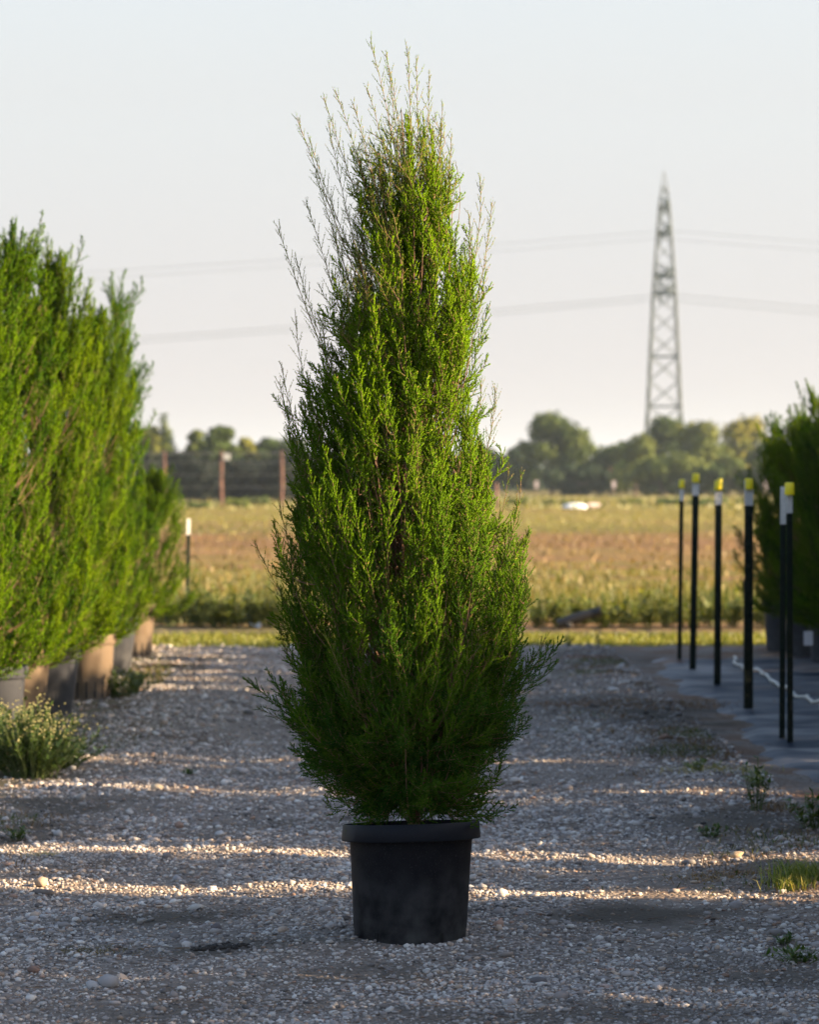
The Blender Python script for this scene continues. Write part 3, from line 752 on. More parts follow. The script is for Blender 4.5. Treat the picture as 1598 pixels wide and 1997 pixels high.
LP = [(-2.76, 18.8, 'd', 'dark pot hidden behind the weeds at the left edge', 0.02), (-2.70, 20.2, 'd', 'dark nursery pot at the left edge behind the flowering weeds', 0.03),
      (-2.70, 21.5, 't', 'tan nursery pot partly hidden between two dark pots at far left', 0.04), (-2.64, 22.8, 'd', 'slate grey nursery pot leaning right beside the big tan one', 0.06),
      (-2.50, 24.25, 't', 'big tan nursery pot with slotted foot in the left row', 0.0), (-2.63, 25.75, 'd', 'dark pot hidden right behind the big tan pot', 0.0),
      (-2.62, 27.3, 'd', 'dark narrow-looking pot just before the last tan pot', 0.06), (-2.63, 29.7, 't', 'last tan nursery pot at the far end of the left row', 0.0)]
for (x, y, kd, lb, tl) in LP: row_pot(x, y, kd, lb, tilt=tl)
# second row behind it
for i, (y, h) in enumerate(((19.5, 3.3), (21.4, 3.1), (23.2, 3.0), (25.2, 3.0), (27.2, 2.9), (29.0, 2.6))):
    place((pA, pB)[i % 2], (-4.1, y, 0.02), 1.1 + i, (1.1, 1.1, h / 3.3), 'juniper of the second row hidden behind the sunlit left row', 'junipers of the hidden second row')
    row_pot(-4.1, y, 'd', 'dark pot of the hidden second row on the left', group='pots of the hidden second row')

# right side row (throws the shade over the drive; its far end shows at the right edge)
XR = 3.95
spans = [(7.6, 10.31, 2, 2.45), (10.39, 12.71, 2, 2.55), (13.03, 13.97, 1, 2.5), (14.28, 16.83, 2, 2.5), (17.10, 18.84, 1, 2.35), (18.90, 24.9, 4, 2.68)]
for si, (a, b_, nb, hh) in enumerate(spans):
    off = (XR) * math.tan(R(SUN_AZ - 90)); hw_ = min((b_ - a) / 2, 0.62) * 0.99; nb = max(1, math.ceil((b_ - a) / (hw_ * 1.15)) - 1)
    for k in range(nb):
        y = a + hw_ + (b_ - a - 2 * hw_) * (k / max(1, nb - 1)) - off; g = hw_ / 0.62
        place(pC, (XR, y, 0.0), si * 1.3 + k * 2.1, (1.35, g, hh / 2.5), 'broad juniper of the right row outside the picture, shading the drive', 'junipers of the right row outside the picture')
        row_pot(XR, y, 'd', 'dark pot of the right row outside the picture', group='pots of the right row outside the picture')
RT = [(pA, 4.00, 25.3, 2.35, 'dark shaded juniper at the right edge behind the last steel post', 'dark blue grey pot at the right edge under the nearest dark juniper'),
      (pB, 4.00, 26.4, 2.5, 'tall dark juniper of the right row cut by the right edge', 'dark pot under the tall dark juniper at the right edge'),
      (pC, 3.95, 27.5, 2.5, 'dark juniper of the right row, third from the front', 'dark pot third back in the right row'),
      (pB, 3.90, 28.7, 2.5, 'dark juniper of the right row, fourth from the front', 'dark pot fourth back in the right row'),
      (pC, 3.83, 29.9, 2.35, 'dark juniper of the right row, last but one', 'last but one dark pot of the right row'),
      (pA, 3.75, 31.0, 2.4, 'farthest dark juniper of the right row against the field', 'farthest dark pot of the right row')]
for i, (pi, x, y, h, lb, lp_) in enumerate(RT):
    place(pi, (x, y, 0.02), 1.9 * i + 2.4, (1.0, 1.0, h / (2.5 if pi == pC else 3.3)), lb, 'dark junipers at the right edge')
    row_pot(x - 0.05, y, 'd', lp_, group='pots at the right edge')
for i in range(8):
    place(pC, (5.75, 23.6 + i * 1.12, 0.0), 0.7 * i, (1.1, 1.0, 2.9 / 2.5), 'broad juniper of the second right row outside the picture', 'junipers of the right row outside the picture')
mb = MB(); mb.box((0, 0, 0), (0.07, 0.004, 0.11)); mb.box((0, -0.004, 0.04), (0.04, 0.003, 0.012))
o = mb.build('plant_tag', mat_plain('white_tag', (0.5, 0.52, 0.58), 0.5)); o.location = at(1578, 1245, 24.9); tag(o, 'small white plant tag hanging at the dark pots, right edge', 'tag')

# ------------------------------------------------------------------ steel posts
M_green = mat_plain('post_green', (0.007, 0.016, 0.012), 0.7, noise=0.4, scale=30, spec=0.15)
M_white = mat_plain('post_white', (0.62, 0.62, 0.60), 0.5, noise=0.15, scale=40)
M_yellow = mat_plain('cap_yellow', (0.80, 0.66, 0.01), 0.45)
def tpost(x, y, h, label, cap=True, wid=0.034, lean=(0, 0), group='yellow-capped steel posts along the weed barrier', tip=0.19, rz=0.3, thick=None):
    o = thing('steel_post', (x, y, 0.0), label, 'post', group, rz)
    o.rotation_euler = (lean[1], lean[0], rz)
    def tee(z0, z1, nm, mt, e=0.0):
        m_ = MB(); m_.box((0, 0, (z0 + z1) / 2), (wid + e, 0.005 + e, z1 - z0)); m_.box((0, 0.014, (z0 + z1) / 2), (0.006 + e, 0.0225, z1 - z0))
        if nm == 'shaft':
            for k_ in range(int((z1 - z0) / 0.055)):
                m_.box((0, -0.006, z0 + 0.03 + k_ * 0.055), (0.008, 0.0065, 0.022))
        m_.build(nm, mt, o)
    tee(-0.05, h - tip, 'shaft', M_green); tee(h - tip, h - 0.01, 'painted_tip', M_white)
    if cap:
        m_ = MB(); w_ = min(wid * 0.62, 0.031)
        pr = []
        for (r_, z_) in ((w_, h - 0.075), (w_ * 1.05, h - 0.07), (w_, h - 0.008), (w_ * 0.85, h + 0.004), (0.002, h + 0.005)): pr.append((r_, z_))
        m_.lathe(pr, 20); m_.lathe([(w_ * 0.7, h - 0.02), (w_ * 0.8, h - 0.0745), (w_, h - 0.0749)], 20)
        m_.build('cap', M_yellow, o)
    return o


PST = [(1326, 1294, 936, 'thin farthest yellow-capped steel post, sunlit at the field edge', 0.040), (1352, 1310, 924, 'second farthest yellow-capped post, its cap the highest of all', 0.062),
       (1400, 1343, 938, 'middle yellow-capped post in front of another cap', 0.060), (1462, 1390, 934, 'thick yellow-capped post with a shorter bar strapped to it', 0.074),
       (1543, 1452, 942, 'nearest yellow-capped post before the dark tree at right', 0.048)]
for i, (px, yb, yt, lb, wd) in enumerate(PST):
    Y = ground_Y(yb); p0 = at(px, yb, Y); h = (yb - yt) * Y / F
    tpost(p0.x, Y, h, lb, wid=wd, rz=0.25 + 0.1 * i, lean=((0.014, 0.018, 0.006, -0.002, -0.006)[i], 0))
Y = ground_Y(1338); p0 = at(1403, 1338, Y); tpost(p0.x, Y, (1338 - 934) * Y / F, 'yellow-capped post hidden just behind the middle one, cap peeking out right', wid=0.036, lean=(0.006, 0))
Y = ground_Y(1445); p0 = at(1527, 1445, Y); tpost(p0.x, Y, (1445 - 946) * Y / F, 'capless dark post standing close left of the nearest yellow-capped post', cap=False, wid=0.038, lean=(0.004, 0), tip=0.25)
Y = ground_Y(1388); p0 = at(1454, 1388, Y); mb = MB(); mb.box((0, 0, 0.47), (0.022, 0.03, 0.98)); mb.box((0.006, 0.0, 0.94), (0.03, 0.036, 0.03))
o = mb.build('strap_bar', M_green); o.location = (p0.x, Y - 0.03, -0.01); tag(o, 'short dark bar standing against the thick yellow-capped post', 'bar')
Y = ground_Y(1208); p0 = at(364, 1208, Y); tpost(p0.x, Y, (1208 - 1010) * Y / F, 'green steel post with a white top at the field edge on the left', cap=False, wid=0.045, tip=0.20, group='field edge posts', lean=(0.02, 0))

# white irrigation hose on the cloth
mb = MB(); pts = []; rr = random.Random(3)
for i in range(80):
    y = 19.0 + i * 0.125; x = 2.94 + 0.020 * math.sin(y * 2.2) + 0.018 * math.sin(y * 6.1 + 1) + 0.010 * math.sin(y * 13)
    pts.append((x, y, float(cloth_z(np.array(x), np.array(y))) + 0.022 + 0.006 * math.sin(y * 7)))
mb.tube(pts, 0.013, 8)
o = mb.build('irrigation_hose', mat_plain('hose_white', (0.62, 0.60, 0.55), 0.5, noise=0.35, scale=9), sharp=False); tag(o, 'wavy whitish irrigation hose lying on the weed barrier cloth', 'hose')

# ------------------------------------------------------------------ grass, weeds, straw
def blades(x, y, z, h, w0, lean, rng, tones, az=None):
    """curved two-piece grass blades"""
    n = len(x); a = rng.uniform(0, 6.28, n) if az is None else az
    u = np.stack([np.cos(a), np.sin(a), np.zeros(n)], 1); fa = a + 1.2 + rng.normal(0, .8, n); f = np.stack([np.cos(fa), np.sin(fa), np.zeros(n)], 1)
    p = np.stack([x, y, z], 1); up = np.array([[0, 0, 1.0]])
    m1 = p + up * (h * 0.55)[:, None] + f * (lean * h * 0.25)[:, None]; t1 = p + up * (h * (1 - 0.25 * lean))[:, None] + f * (lean * h * 0.9)[:, None]
    V = np.stack([p - u * w0[:, None], p + u * w0[:, None], m1 + u * (w0 * .8)[:, None], m1 - u * (w0 * .8)[:, None], t1], 1).reshape(-1, 3)
    b = (np.arange(n) * 5)[:, None]
    T = np.stack([b + np.array([[0, 1, 2]]), b + np.array([[0, 2, 3]]), b + np.array([[3, 2, 4]])], 1).reshape(-1, 3)
    return V, T, np.repeat(tones, 5, axis=0)


def gtones(n, rng, a=(0.10, 0.15, 0.02), b=(0.33, 0.27, 0.09)):
    t = rng.random((n, 1)) ** 1.3
    return (np.array(a) * (1 - t) + np.array(b) * t) * rng.uniform(0.75, 1.2, (n, 1))


rng = np.random.default_rng(77)
# mown strip beyond the gravel
k = 26000; x = rng.uniform(-7, 9, k); y = rng.uniform(31.9, 34.7, k)
V, T, c = blades(x, y, np.full(k, -0.03), rng.uniform(0.03, 0.09, k), np.full(k, 0.006), rng.uniform(.2, .9, k), rng, gtones(k, rng, (0.101, 0.137, 0.014), (0.245, 0.223, 0.050)))
o = mesh_np('grass_strip', V, T, M_weed, col=c); tag(o, 'mown sunlit grass strip beyond the gravel', 'grass', kind='stuff')
# rough field growth, taller near the track, thinning with distance
Vs, Ts, Cs = [], [], []; off = 0
for (y0, y1, k, h0, h1, w_, a, b_) in ((37.6, 41, 15000, 0.06, 0.42, 0.009, (0.043, 0.072, 0.011), (0.202, 0.180, 0.043)), (41, 50, 8000, 0.05, 0.26, 0.012, (0.072, 0.094, 0.014), (0.238, 0.187, 0.058)),
                                     (50, 62, 4500, 0.04, 0.20, 0.016, (0.086, 0.108, 0.018), (0.245, 0.173, 0.065)), (62, 100, 4500, 0.03, 0.16, 0.025, (0.130, 0.101, 0.029), (0.230, 0.144, 0.065)),
                                     (100, 190, 7000, 0.04, 0.12, 0.05, (0.108, 0.130, 0.022), (0.274, 0.230, 0.058)), (190, 330, 7000, 0.10, 0.42, 0.12, (0.101, 0.122, 0.036), (0.288, 0.259, 0.115))):
    xw = 0.14 * y1 + 2; x = rng.uniform(-xw, xw, k * 2); y = rng.uniform(y0, y1, k * 2)
    cl = np.sin(x * 0.9 + y * 0.35) * np.sin(y * 1.1 - x * 0.3) + 0.6 * np.sin(x * 2.7 + 1) * np.sin(y * 2.2)
    kp = rng.random(k * 2) < np.clip(0.40 + 0.55 * cl, 0.02, 1); x, y = x[kp], y[kp]; cl = cl[kp]
    h = rng.uniform(h0, h1, len(x)) * (0.7 + 0.35 * cl)
    V, T, c = blades(x, y, np.full(len(x), -0.03), np.maximum(h, h0 * .6), np.full(len(x), w_), rng.uniform(.1, .7, len(x)), rng, gtones(len(x), rng, a, b_))
    Vs.append(V); Ts.append(T + off); Cs.append(c); off += len(V)
o = mesh_np('field_grass', np.concatenate(Vs), np.concatenate(Ts), M_weed, col=np.concatenate(Cs)); tag(o, 'rough yellow green growth of the field', 'grass', kind='stuff')


def weed(loc, h, r, nst, leaf, seed, label, name='weed_plant', a=(0.03, 0.075, 0.012), b=(0.11, 0.15, 0.025), flowers=0, cat='weed', group=None, flat=0.5, lpl=16):
    """leafy weed: stems, leaves and, where seen, flower heads"""
    r_ = np.random.default_rng(seed); root = thing(name, loc, label, cat, group)
    st = MB(); LP_, LD_, tips = [], [], []
    for i in range(nst):
        an = r_.uniform(0, 6.28); o_ = r_.uniform(0.1, 1) * r; hh = h * r_.uniform(0.55, 1.0) * (1 - 0.35 * o_ / r)
        p0 = np.array([math.cos(an) * o_ * 0.35, math.sin(an) * o_ * 0.35, 0]); p1 = np.array([math.cos(an) * o_, math.sin(an) * o_, hh])
        pts = bezier(p0, p0 + np.array([0, 0, hh * .4]), p1 - np.array([0, 0, hh * .3]), p1, 7)
        st.tube(pts, [0.004 * h + 0.0015] * 3 + [0.0028 * h + 0.001] * 4, 4, cap=False); tips.append(p1)
        for k_ in range(lpl):
            t_ = r_.uniform(0.1, 1); q = pts[min(int(t_ * 6), 5)] + (pts[min(int(t_ * 6) + 1, 6)] - pts[min(int(t_ * 6), 5)]) * r_.random()
            d_ = r_.normal(0, 1, 3); d_[2] = abs(d_[2]) * 0.7; LP_.append(q); LD_.append(d_)
    st.build('stems', M_stem, root, sharp=False)
    p = np.array(LP_); d = norm(np.array(LD_)); n = len(p); u, v = frame(d); L = leaf * r_.uniform(0.6, 1.3, n)
    wv = (u * (L * 0.22)[:, None]); V = np.stack([p, p + d * (L * .45)[:, None] + wv, p + d * L[:, None], p + d * (L * .45)[:, None] - wv + v * (L * .08)[:, None]], 1).reshape(-1, 3)
    bb_ = (np.arange(n) * 4)[:, None]; T = np.stack([bb_ + np.array([[0, 1, 2]]), bb_ + np.array([[0, 2, 3]])], 1).reshape(-1, 3)
    mesh_np('leaves', V, T, M_weed, root, col=np.repeat(gtones(n, r_, a, b), 4, axis=0))
    if flowers:
        fp = []
        for tp in tips:
            for k_ in range(flowers): fp.append(tp + r_.normal(0, 0.022, 3) + np.array([0, 0, 0.015]))
        fp = np.array(fp); m_ = len(fp); V = (ICO[None] * (r_.uniform(0.003, 0.007, m_))[:, None, None] + fp[:, None]).reshape(-1, 3)
        T = ((np.arange(m_) * 12)[:, None, None] + ICF[None]).reshape(-1, 3)
        tag(mesh_np('flower_heads', V, T, M_weed, root, col=np.tile(np.array([0.34, 0.32, 0.15]), (len(V), 1))), kind='stuff')
    return root


M_stem = mat_plain('weed_stem', (0.08, 0.11, 0.03), 0.7)
def gp(px, py):
    Y = ground_Y(py); X = (px - 799) * Y / F; return (X, Y, float(gz(X, Y)) - 0.005 if Y < 32 else -0.03)
weed(gp(60, 1516), 0.49, 0.40, 130, 0.035, 1, 'big flowering weed clump with cream heads by the left edge pots', flowers=4, name='flowering_weed', lpl=34, a=(0.03, 0.07, 0.015), b=(0.09, 0.14, 0.03))
weed(gp(0, 1500), 0.42, 0.36, 70, 0.04, 2, 'green weed clump cut by the left edge next to the flowering one', flowers=1, lpl=34, a=(0.025, 0.06, 0.015), b=(0.08, 0.12, 0.03))
weed(gp(120, 1500), 0.22, 0.26, 60, 0.03, 3, 'low green weed spreading right of the flowering clump', lpl=26, a=(0.04, 0.09, 0.025), b=(0.10, 0.16, 0.04))
weed(gp(225, 1362), 0.26, 0.30, 36, 0.045, 4, 'weed at the foot of the big tan pot', lpl=18)
weed(gp(262, 1352), 0.22, 0.24, 26, 0.04, 5, 'weed growing right of the dark narrow pot', lpl=18)
weed(gp(305, 1335), 0.22, 0.14, 14, 0.04, 6, 'thin pale weed standing near the last tan pot', lpl=12, a=(0.12, 0.13, 0.04), b=(0.28, 0.24, 0.08))
weed(gp(1476, 1592), 0.30, 0.09, 9, 0.04, 7, 'upright dark green weed at the right before the cloth', lpl=14)
weed(gp(1480, 1540), 0.12, 0.10, 12, 0.03, 8, 'small green weed in the light at the cloth edge', lpl=12, a=(0.10, 0.15, 0.02), b=(0.25, 0.27, 0.05))
weed(gp(1365, 1515), 0.08, 0.12, 14, 0.028, 9, 'low yellow green weed left of the lit earth patch', lpl=12, a=(0.10, 0.15, 0.02), b=(0.25, 0.27, 0.05))
weed(gp(1590, 1625), 0.22, 0.16, 16, 0.04, 10, 'leafy weed at the right edge below the cloth', lpl=14)
weed(gp(1385, 1640), 0.07, 0.10, 12, 0.03, 11, 'flat green weed between the first and second lit strip', lpl=10)
weed(gp(1560, 1882), 0.07, 0.13, 14, 0.03, 12, 'low dark weed near the lower right corner', lpl=12)
weed(gp(365, 1508), 0.05, 0.08, 10, 0.022, 13, 'tiny dark weed on the gravel left of the tree', lpl=9)
weed(gp(1535, 1845), 0.05, 0.08, 8, 0.025, 14, 'small weed above the low dark one at lower right', lpl=9)
weed(gp(35, 1640), 0.08, 0.10, 12, 0.03, 15, 'small green weed on gravel at the left edge', lpl=10)
weed(gp(1110, 1268), 0.20, 0.06, 5, 0.04, 16, 'thin weed at the far gravel edge right of the tree', lpl=10)
weed(gp(1170, 1266), 0.26, 0.08, 5, 0.04, 17, 'slender weed at the far gravel edge, second right of the tree', lpl=10)
O_ = ['first', 'second', 'third', 'fourth', 'fifth', 'sixth', 'seventh', 'eighth', 'ninth', 'tenth', 'eleventh', 'twelfth']
for i, (px, py, h) in enumerate(((330, 1218, .55), (385, 1220, .62), (420, 1222, .60), (452, 1222, .46), (490, 1220, .50), (530, 1222, .66), (560, 1222, .5), (1050, 1222, .42),
                                 (1085, 1222, .5), (1135, 1220, .52), (1180, 1222, .55), (1225, 1222, .48), (1262, 1220, .52), (1300, 1222, .6), (1345, 1222, .48), (1385, 1220, .56), (1430, 1222, .5), (1480, 1222, .52), (1520, 1222, .5))):
    lb = 'tall leafy weed at the track edge left of the white-topped post' if i == 0 else ('tall leafy weed at the track edge, %s right of the white-topped post' % O_[i - 1] if i < 7 else 'tall leafy weed at the track edge, %s to the right of the centre juniper' % O_[i - 7])
    weed(gp(px, py - 2), h, 0.30, 24 if i < 7 else 15, 0.085, 30 + i, lb, lpl=18, group='tall weeds along the far track', a=(0.06, 0.10, 0.02), b=(0.22, 0.24, 0.05))

def tuft(px, py, n_, h, r_, label, a, b, seed, name='grass_tuft', cat='grass', lean=(.3, 1.0), wd=0.0022):
    g_ = np.random.default_rng(seed); X, Y, Z = gp(px, py)
    x = g_.normal(0, r_, n_); y = g_.normal(0, r_ * .7, n_)
    V, T, c = blades(x, y, np.zeros(n_), h * g_.uniform(.5, 1.1, n_), np.full(n_, wd), g_.uniform(*lean, n_), g_, gtones(n_, g_, a, b))
    o = mesh_np(name, V, T, M_weed, col=c); o.location = (X, Y, Z); return tag(o, label, cat)
tuft(1572, 1728, 420, 0.13, 0.075, 'bright green grass tuft at the right edge beside the third lit strip', (0.09, 0.16, 0.02), (0.30, 0.30, 0.07), 1)
tuft(1545, 1740, 120, 0.09, 0.05, 'thin grass tuft left of the bright one', (0.10, 0.15, 0.02), (0.35, 0.30, 0.10), 2)
tuft(1395, 1712, 300, 0.03, 0.09, 'flat heap of dry brown straw on the right of the drive', (0.16, 0.09, 0.04), (0.36, 0.24, 0.12), 3, 'straw_heap', 'straw', (1.0, 2.6))
tuft(1440, 1705, 160, 0.03, 0.06, 'thin dry straw scrap right of the straw heap', (0.16, 0.09, 0.04), (0.30, 0.18, 0.10), 4, 'straw_heap', 'straw', (1.0, 2.6))
tuft(170, 1850, 260, 0.022, 0.07, 'flattened dry grass patch on the gravel at lower left', (0.12, 0.09, 0.05), (0.30, 0.24, 0.14), 5, 'straw_heap', 'straw', (1.2, 3.0))
tuft(80, 1672, 70, 0.04, 0.04, 'pale straw wisp in the second lit strip at the left', (0.4, 0.32, 0.16), (0.6, 0.5, 0.28), 6, 'straw_heap', 'straw', (1.0, 2.6))
tuft(1405, 1518, 260, 0.05, 0.16, 'dry sunlit grass at the cloth edge in the first lit strip', (0.20, 0.20, 0.05), (0.45, 0.34, 0.14), 7, 'grass_tuft', 'grass', (.5, 2.0))
tuft(330, 1302, 300, 0.05, 0.12, 'reddish brown heap of dead twigs beside the last tan pot', (0.10, 0.05, 0.03), (0.26, 0.13, 0.08), 8, 'straw_heap', 'straw', (1.0, 2.4), .005)
tuft(1145, 1372, 500, 0.035, 0.30, 'reddish dry needles scattered on the drive right of the tree', (0.10, 0.06, 0.04), (0.30, 0.15, 0.09), 9, 'straw_heap', 'straw', (1.0, 2.6), .004)
tuft(1290, 1380, 700, 0.035, 0.34, 'brown dry needles scattered along the cloth edge', (0.10, 0.06, 0.04), (0.26, 0.15, 0.09), 10, 'straw_heap', 'straw', (1.0, 2.6), .004)
tuft(1150, 1285, 260, 0.04, 0.14, 'rust red leaf heap at the far gravel edge', (0.12, 0.05, 0.03), (0.28, 0.12, 0.07), 11, 'straw_heap', 'straw', (1.0, 2.4), .006)
# small weeds and dead grass creeping in from both sides of the drive
r2 = np.random.default_rng(14); k = 30000; y = r2.uniform(11, 31.5, k); sd = r2.random(k) < 0.5
x = np.where(sd, 1.95 - np.abs(r2.normal(0, 0.42, k)) + 0.25 * (y < 15), -2.15 - r2.uniform(-0.5, 0.5, k) - 0.12 + r2.normal(0, .12, k))
pt = np.sin(x * 3.1 + y * 1.3) * np.sin(y * 2.7 - x * 1.9) + 0.5 * np.sin(y * 0.9 + 2); kp = (pt > 0.35) & (np.abs(x) < 0.2 * y)
x, y = x[kp], y[kp]; n_ = len(x); tn = gtones(n_, r2, (0.035, 0.07, 0.012), (0.16, 0.14, 0.04)); tn = np.where((pt[kp] < 0.7)[:, None], gtones(n_, r2, (0.10, 0.06, 0.035), (0.24, 0.15, 0.08)), tn)
V, T, c = blades(x, y, gz(x, y), r2.uniform(0.012, 0.05, n_), np.full(n_, 0.0028), r2.uniform(.5, 2.2, n_), r2, tn)
o = mesh_np('ground_weeds', V, T, M_weed, col=c); tag(o, 'low weeds and dead grass creeping over both edges of the gravel drive', 'ground cover', kind='stuff')
# little twigs scattered over the gravel
r2 = np.random.default_rng(4); k = 2600; y = r2.uniform(8.8, 24, k); x = r2.uniform(-1, 1, k) * 0.15 * y; a = r2.uniform(0, 3.14, k)
d = np.stack([np.cos(a), np.sin(a), r2.normal(0, .08, k)], 1); V, T = cones(np.stack([x, y, gz(x, y) + 0.012], 1), norm(d), r2.uniform(.02, .09, k), np.full(k, .0016))
o = mesh_np('twig_litter', V, T, M_straw, col=np.repeat(gtones(k, r2, (0.10, 0.05, 0.035), (0.30, 0.20, 0.12)), 4, axis=0)); tag(o, 'dry twigs and needles littering the gravel', 'litter', kind='stuff')

# ------------------------------------------------------------------ things at the field edge
M_black = mat_plain('black_pipe', (0.012, 0.012, 0.014), 0.5)
Y = 35.8; mb = MB(); A = at(1088, 1218, Y); B = at(1120, 1207, Y); E_ = at(1168, 1193, Y)
mb.tube([A, B, E_], [0.055, 0.06, 0.05], 12); mb.tube([E_, at(1173, 1192, Y)], [0.062, 0.062], 12); mb.tube([at(1105, 1213, Y - .02), at(1112, 1222, Y - .02)], [0.04, 0.05], 8)
o = mb.build('drain_pipe', M_black); tag(o, 'short black drain pipe lying tilted in the weeds right of the tree', 'pipe')
mb = MB(); mb.box((0, 0, 0.03), (0.12, 0.08, 0.006), Matrix.Rotation(0.5, 3, 'Y')); mb.box((0.05, 0.01, 0.035), (0.05, 0.07, 0.05), Matrix.Rotation(0.9, 3, 'Y'))
o = mb.build('litter_scrap', mat_plain('pale_plastic', (0.6, 0.65, 0.72), 0.5)); o.location = (gp(496, 1220)[0], ground_Y(1220), -0.03); tag(o, 'small pale plastic scrap on the track left of the tree', 'litter')
# white trough in the field
Y = 196.0; p0 = at(1122, 990, Y)
mb = MB(); n_ = 24; L_ = 1.0
for i in range(9):
    u_ = -1 + 2 * i / 8; hw = math.sqrt(max(0.02, 1 - u_ * u_)); b0 = len(mb.v)
    for k_ in range(9):
        a_ = math.pi * k_ / 8; mb.v.append(Vector((u_ * 0.85, -math.cos(a_) * 0.45 * hw, 0.02 + math.sin(a_) * 0.30 * hw)))
    if i:
        for k_ in range(8): mb.f.append((b0 - 9 + k_, b0 - 9 + k_ + 1, b0 + k_ + 1, b0 + k_)); mb.sm.append(True)
hull = thing('upturned_boat', (p0.x, Y, -0.03), 'small white upturned boat-like hull lying in the field grass', 'hull')
mb.build('hull', mat_plain('hull_white', (0.82, 0.85, 0.83), 0.35), hull)
mb = MB(); mb.tube([(0.75, 0, 0.05), (1.15, 0.05, 0.18), (1.55, 0.1, 0.16)], [0.22, 0.17, 0.12], 12); mb.build('cover', mat_plain('hull_pink', (0.55, 0.46, 0.44), 0.6), hull)
# marker posts before the far trees
M_mark = mat_plain('marker_pale', (0.62, 0.52, 0.52), 0.6)
for i, (px, lb) in enumerate(((1047, 'pale marker post before the round far tree'), (1198, 'pale marker post left of the steel posts before the far trees'), (1495, 'pale marker post before the far trees near the right edge'))):
    Y = 318.0; p0 = at(px, 966, Y); o = thing('marker_post', (p0.x, Y, -0.03), lb, 'marker post', 'pale marker posts before the far trees')
    mb = MB(); mb.tube([(0, 0, 0), (0, 0, 1.0)], 0.07, 8); mb.build('shaft', M_farbark, o); mb = MB(); mb.box((0, 0, 1.35), (0.36, 0.06, 0.72)); mb.build('plate', M_mark, o)

# fence with rusty pipe posts
M_rust = mat_plain('rusty_pipe', (0.17, 0.085, 0.065), 0.8, noise=0.4, scale=4); M_wire = mat_plain('fence_wire', (0.10, 0.10, 0.10), 0.6)
Y = 205.0; fr = thing('pipe_fence', (0, Y, -0.03), 'tall field fence of rusty red pipe posts and dark wires before the far hedge', 'fence')
xs_ = [(p - 799) * Y / F for p in (84, 200, 320, 432, 549, 665, 781, 898, 968)]
for i, x in enumerate(xs_):
    mb = MB(); hh = 3.55 if i < 8 else 1.5; mb.tube([(x, 0, 0), (x + 0.03 * (-1) ** i, 0, hh * .5), (x, 0, hh)], [0.11, 0.12, 0.10], 10); mb.tube([(x, 0, hh), (x, 0, hh + .06)], [0.12, 0.07], 10)
    pst = mb.build('post', M_rust, fr)
    if i in (3,):
        mb = MB(); mb.box((x + 0.36, -0.17, 3.25), (0.45, 0.05, 0.4)); tag(mb.build('plate', M_white, fr), 'small pale plate near the post top')
for z in (0.5, 1.3, 2.1, 2.9, 3.5):
    mb = MB(); mb.tube([(xs_[0] - 4, -0.16, z)] + [(x, -0.16, z - 0.02) for x in xs_[:8]], 0.035 if z > 3.2 else 0.018, 5); mb.build('wire', M_wire, fr)

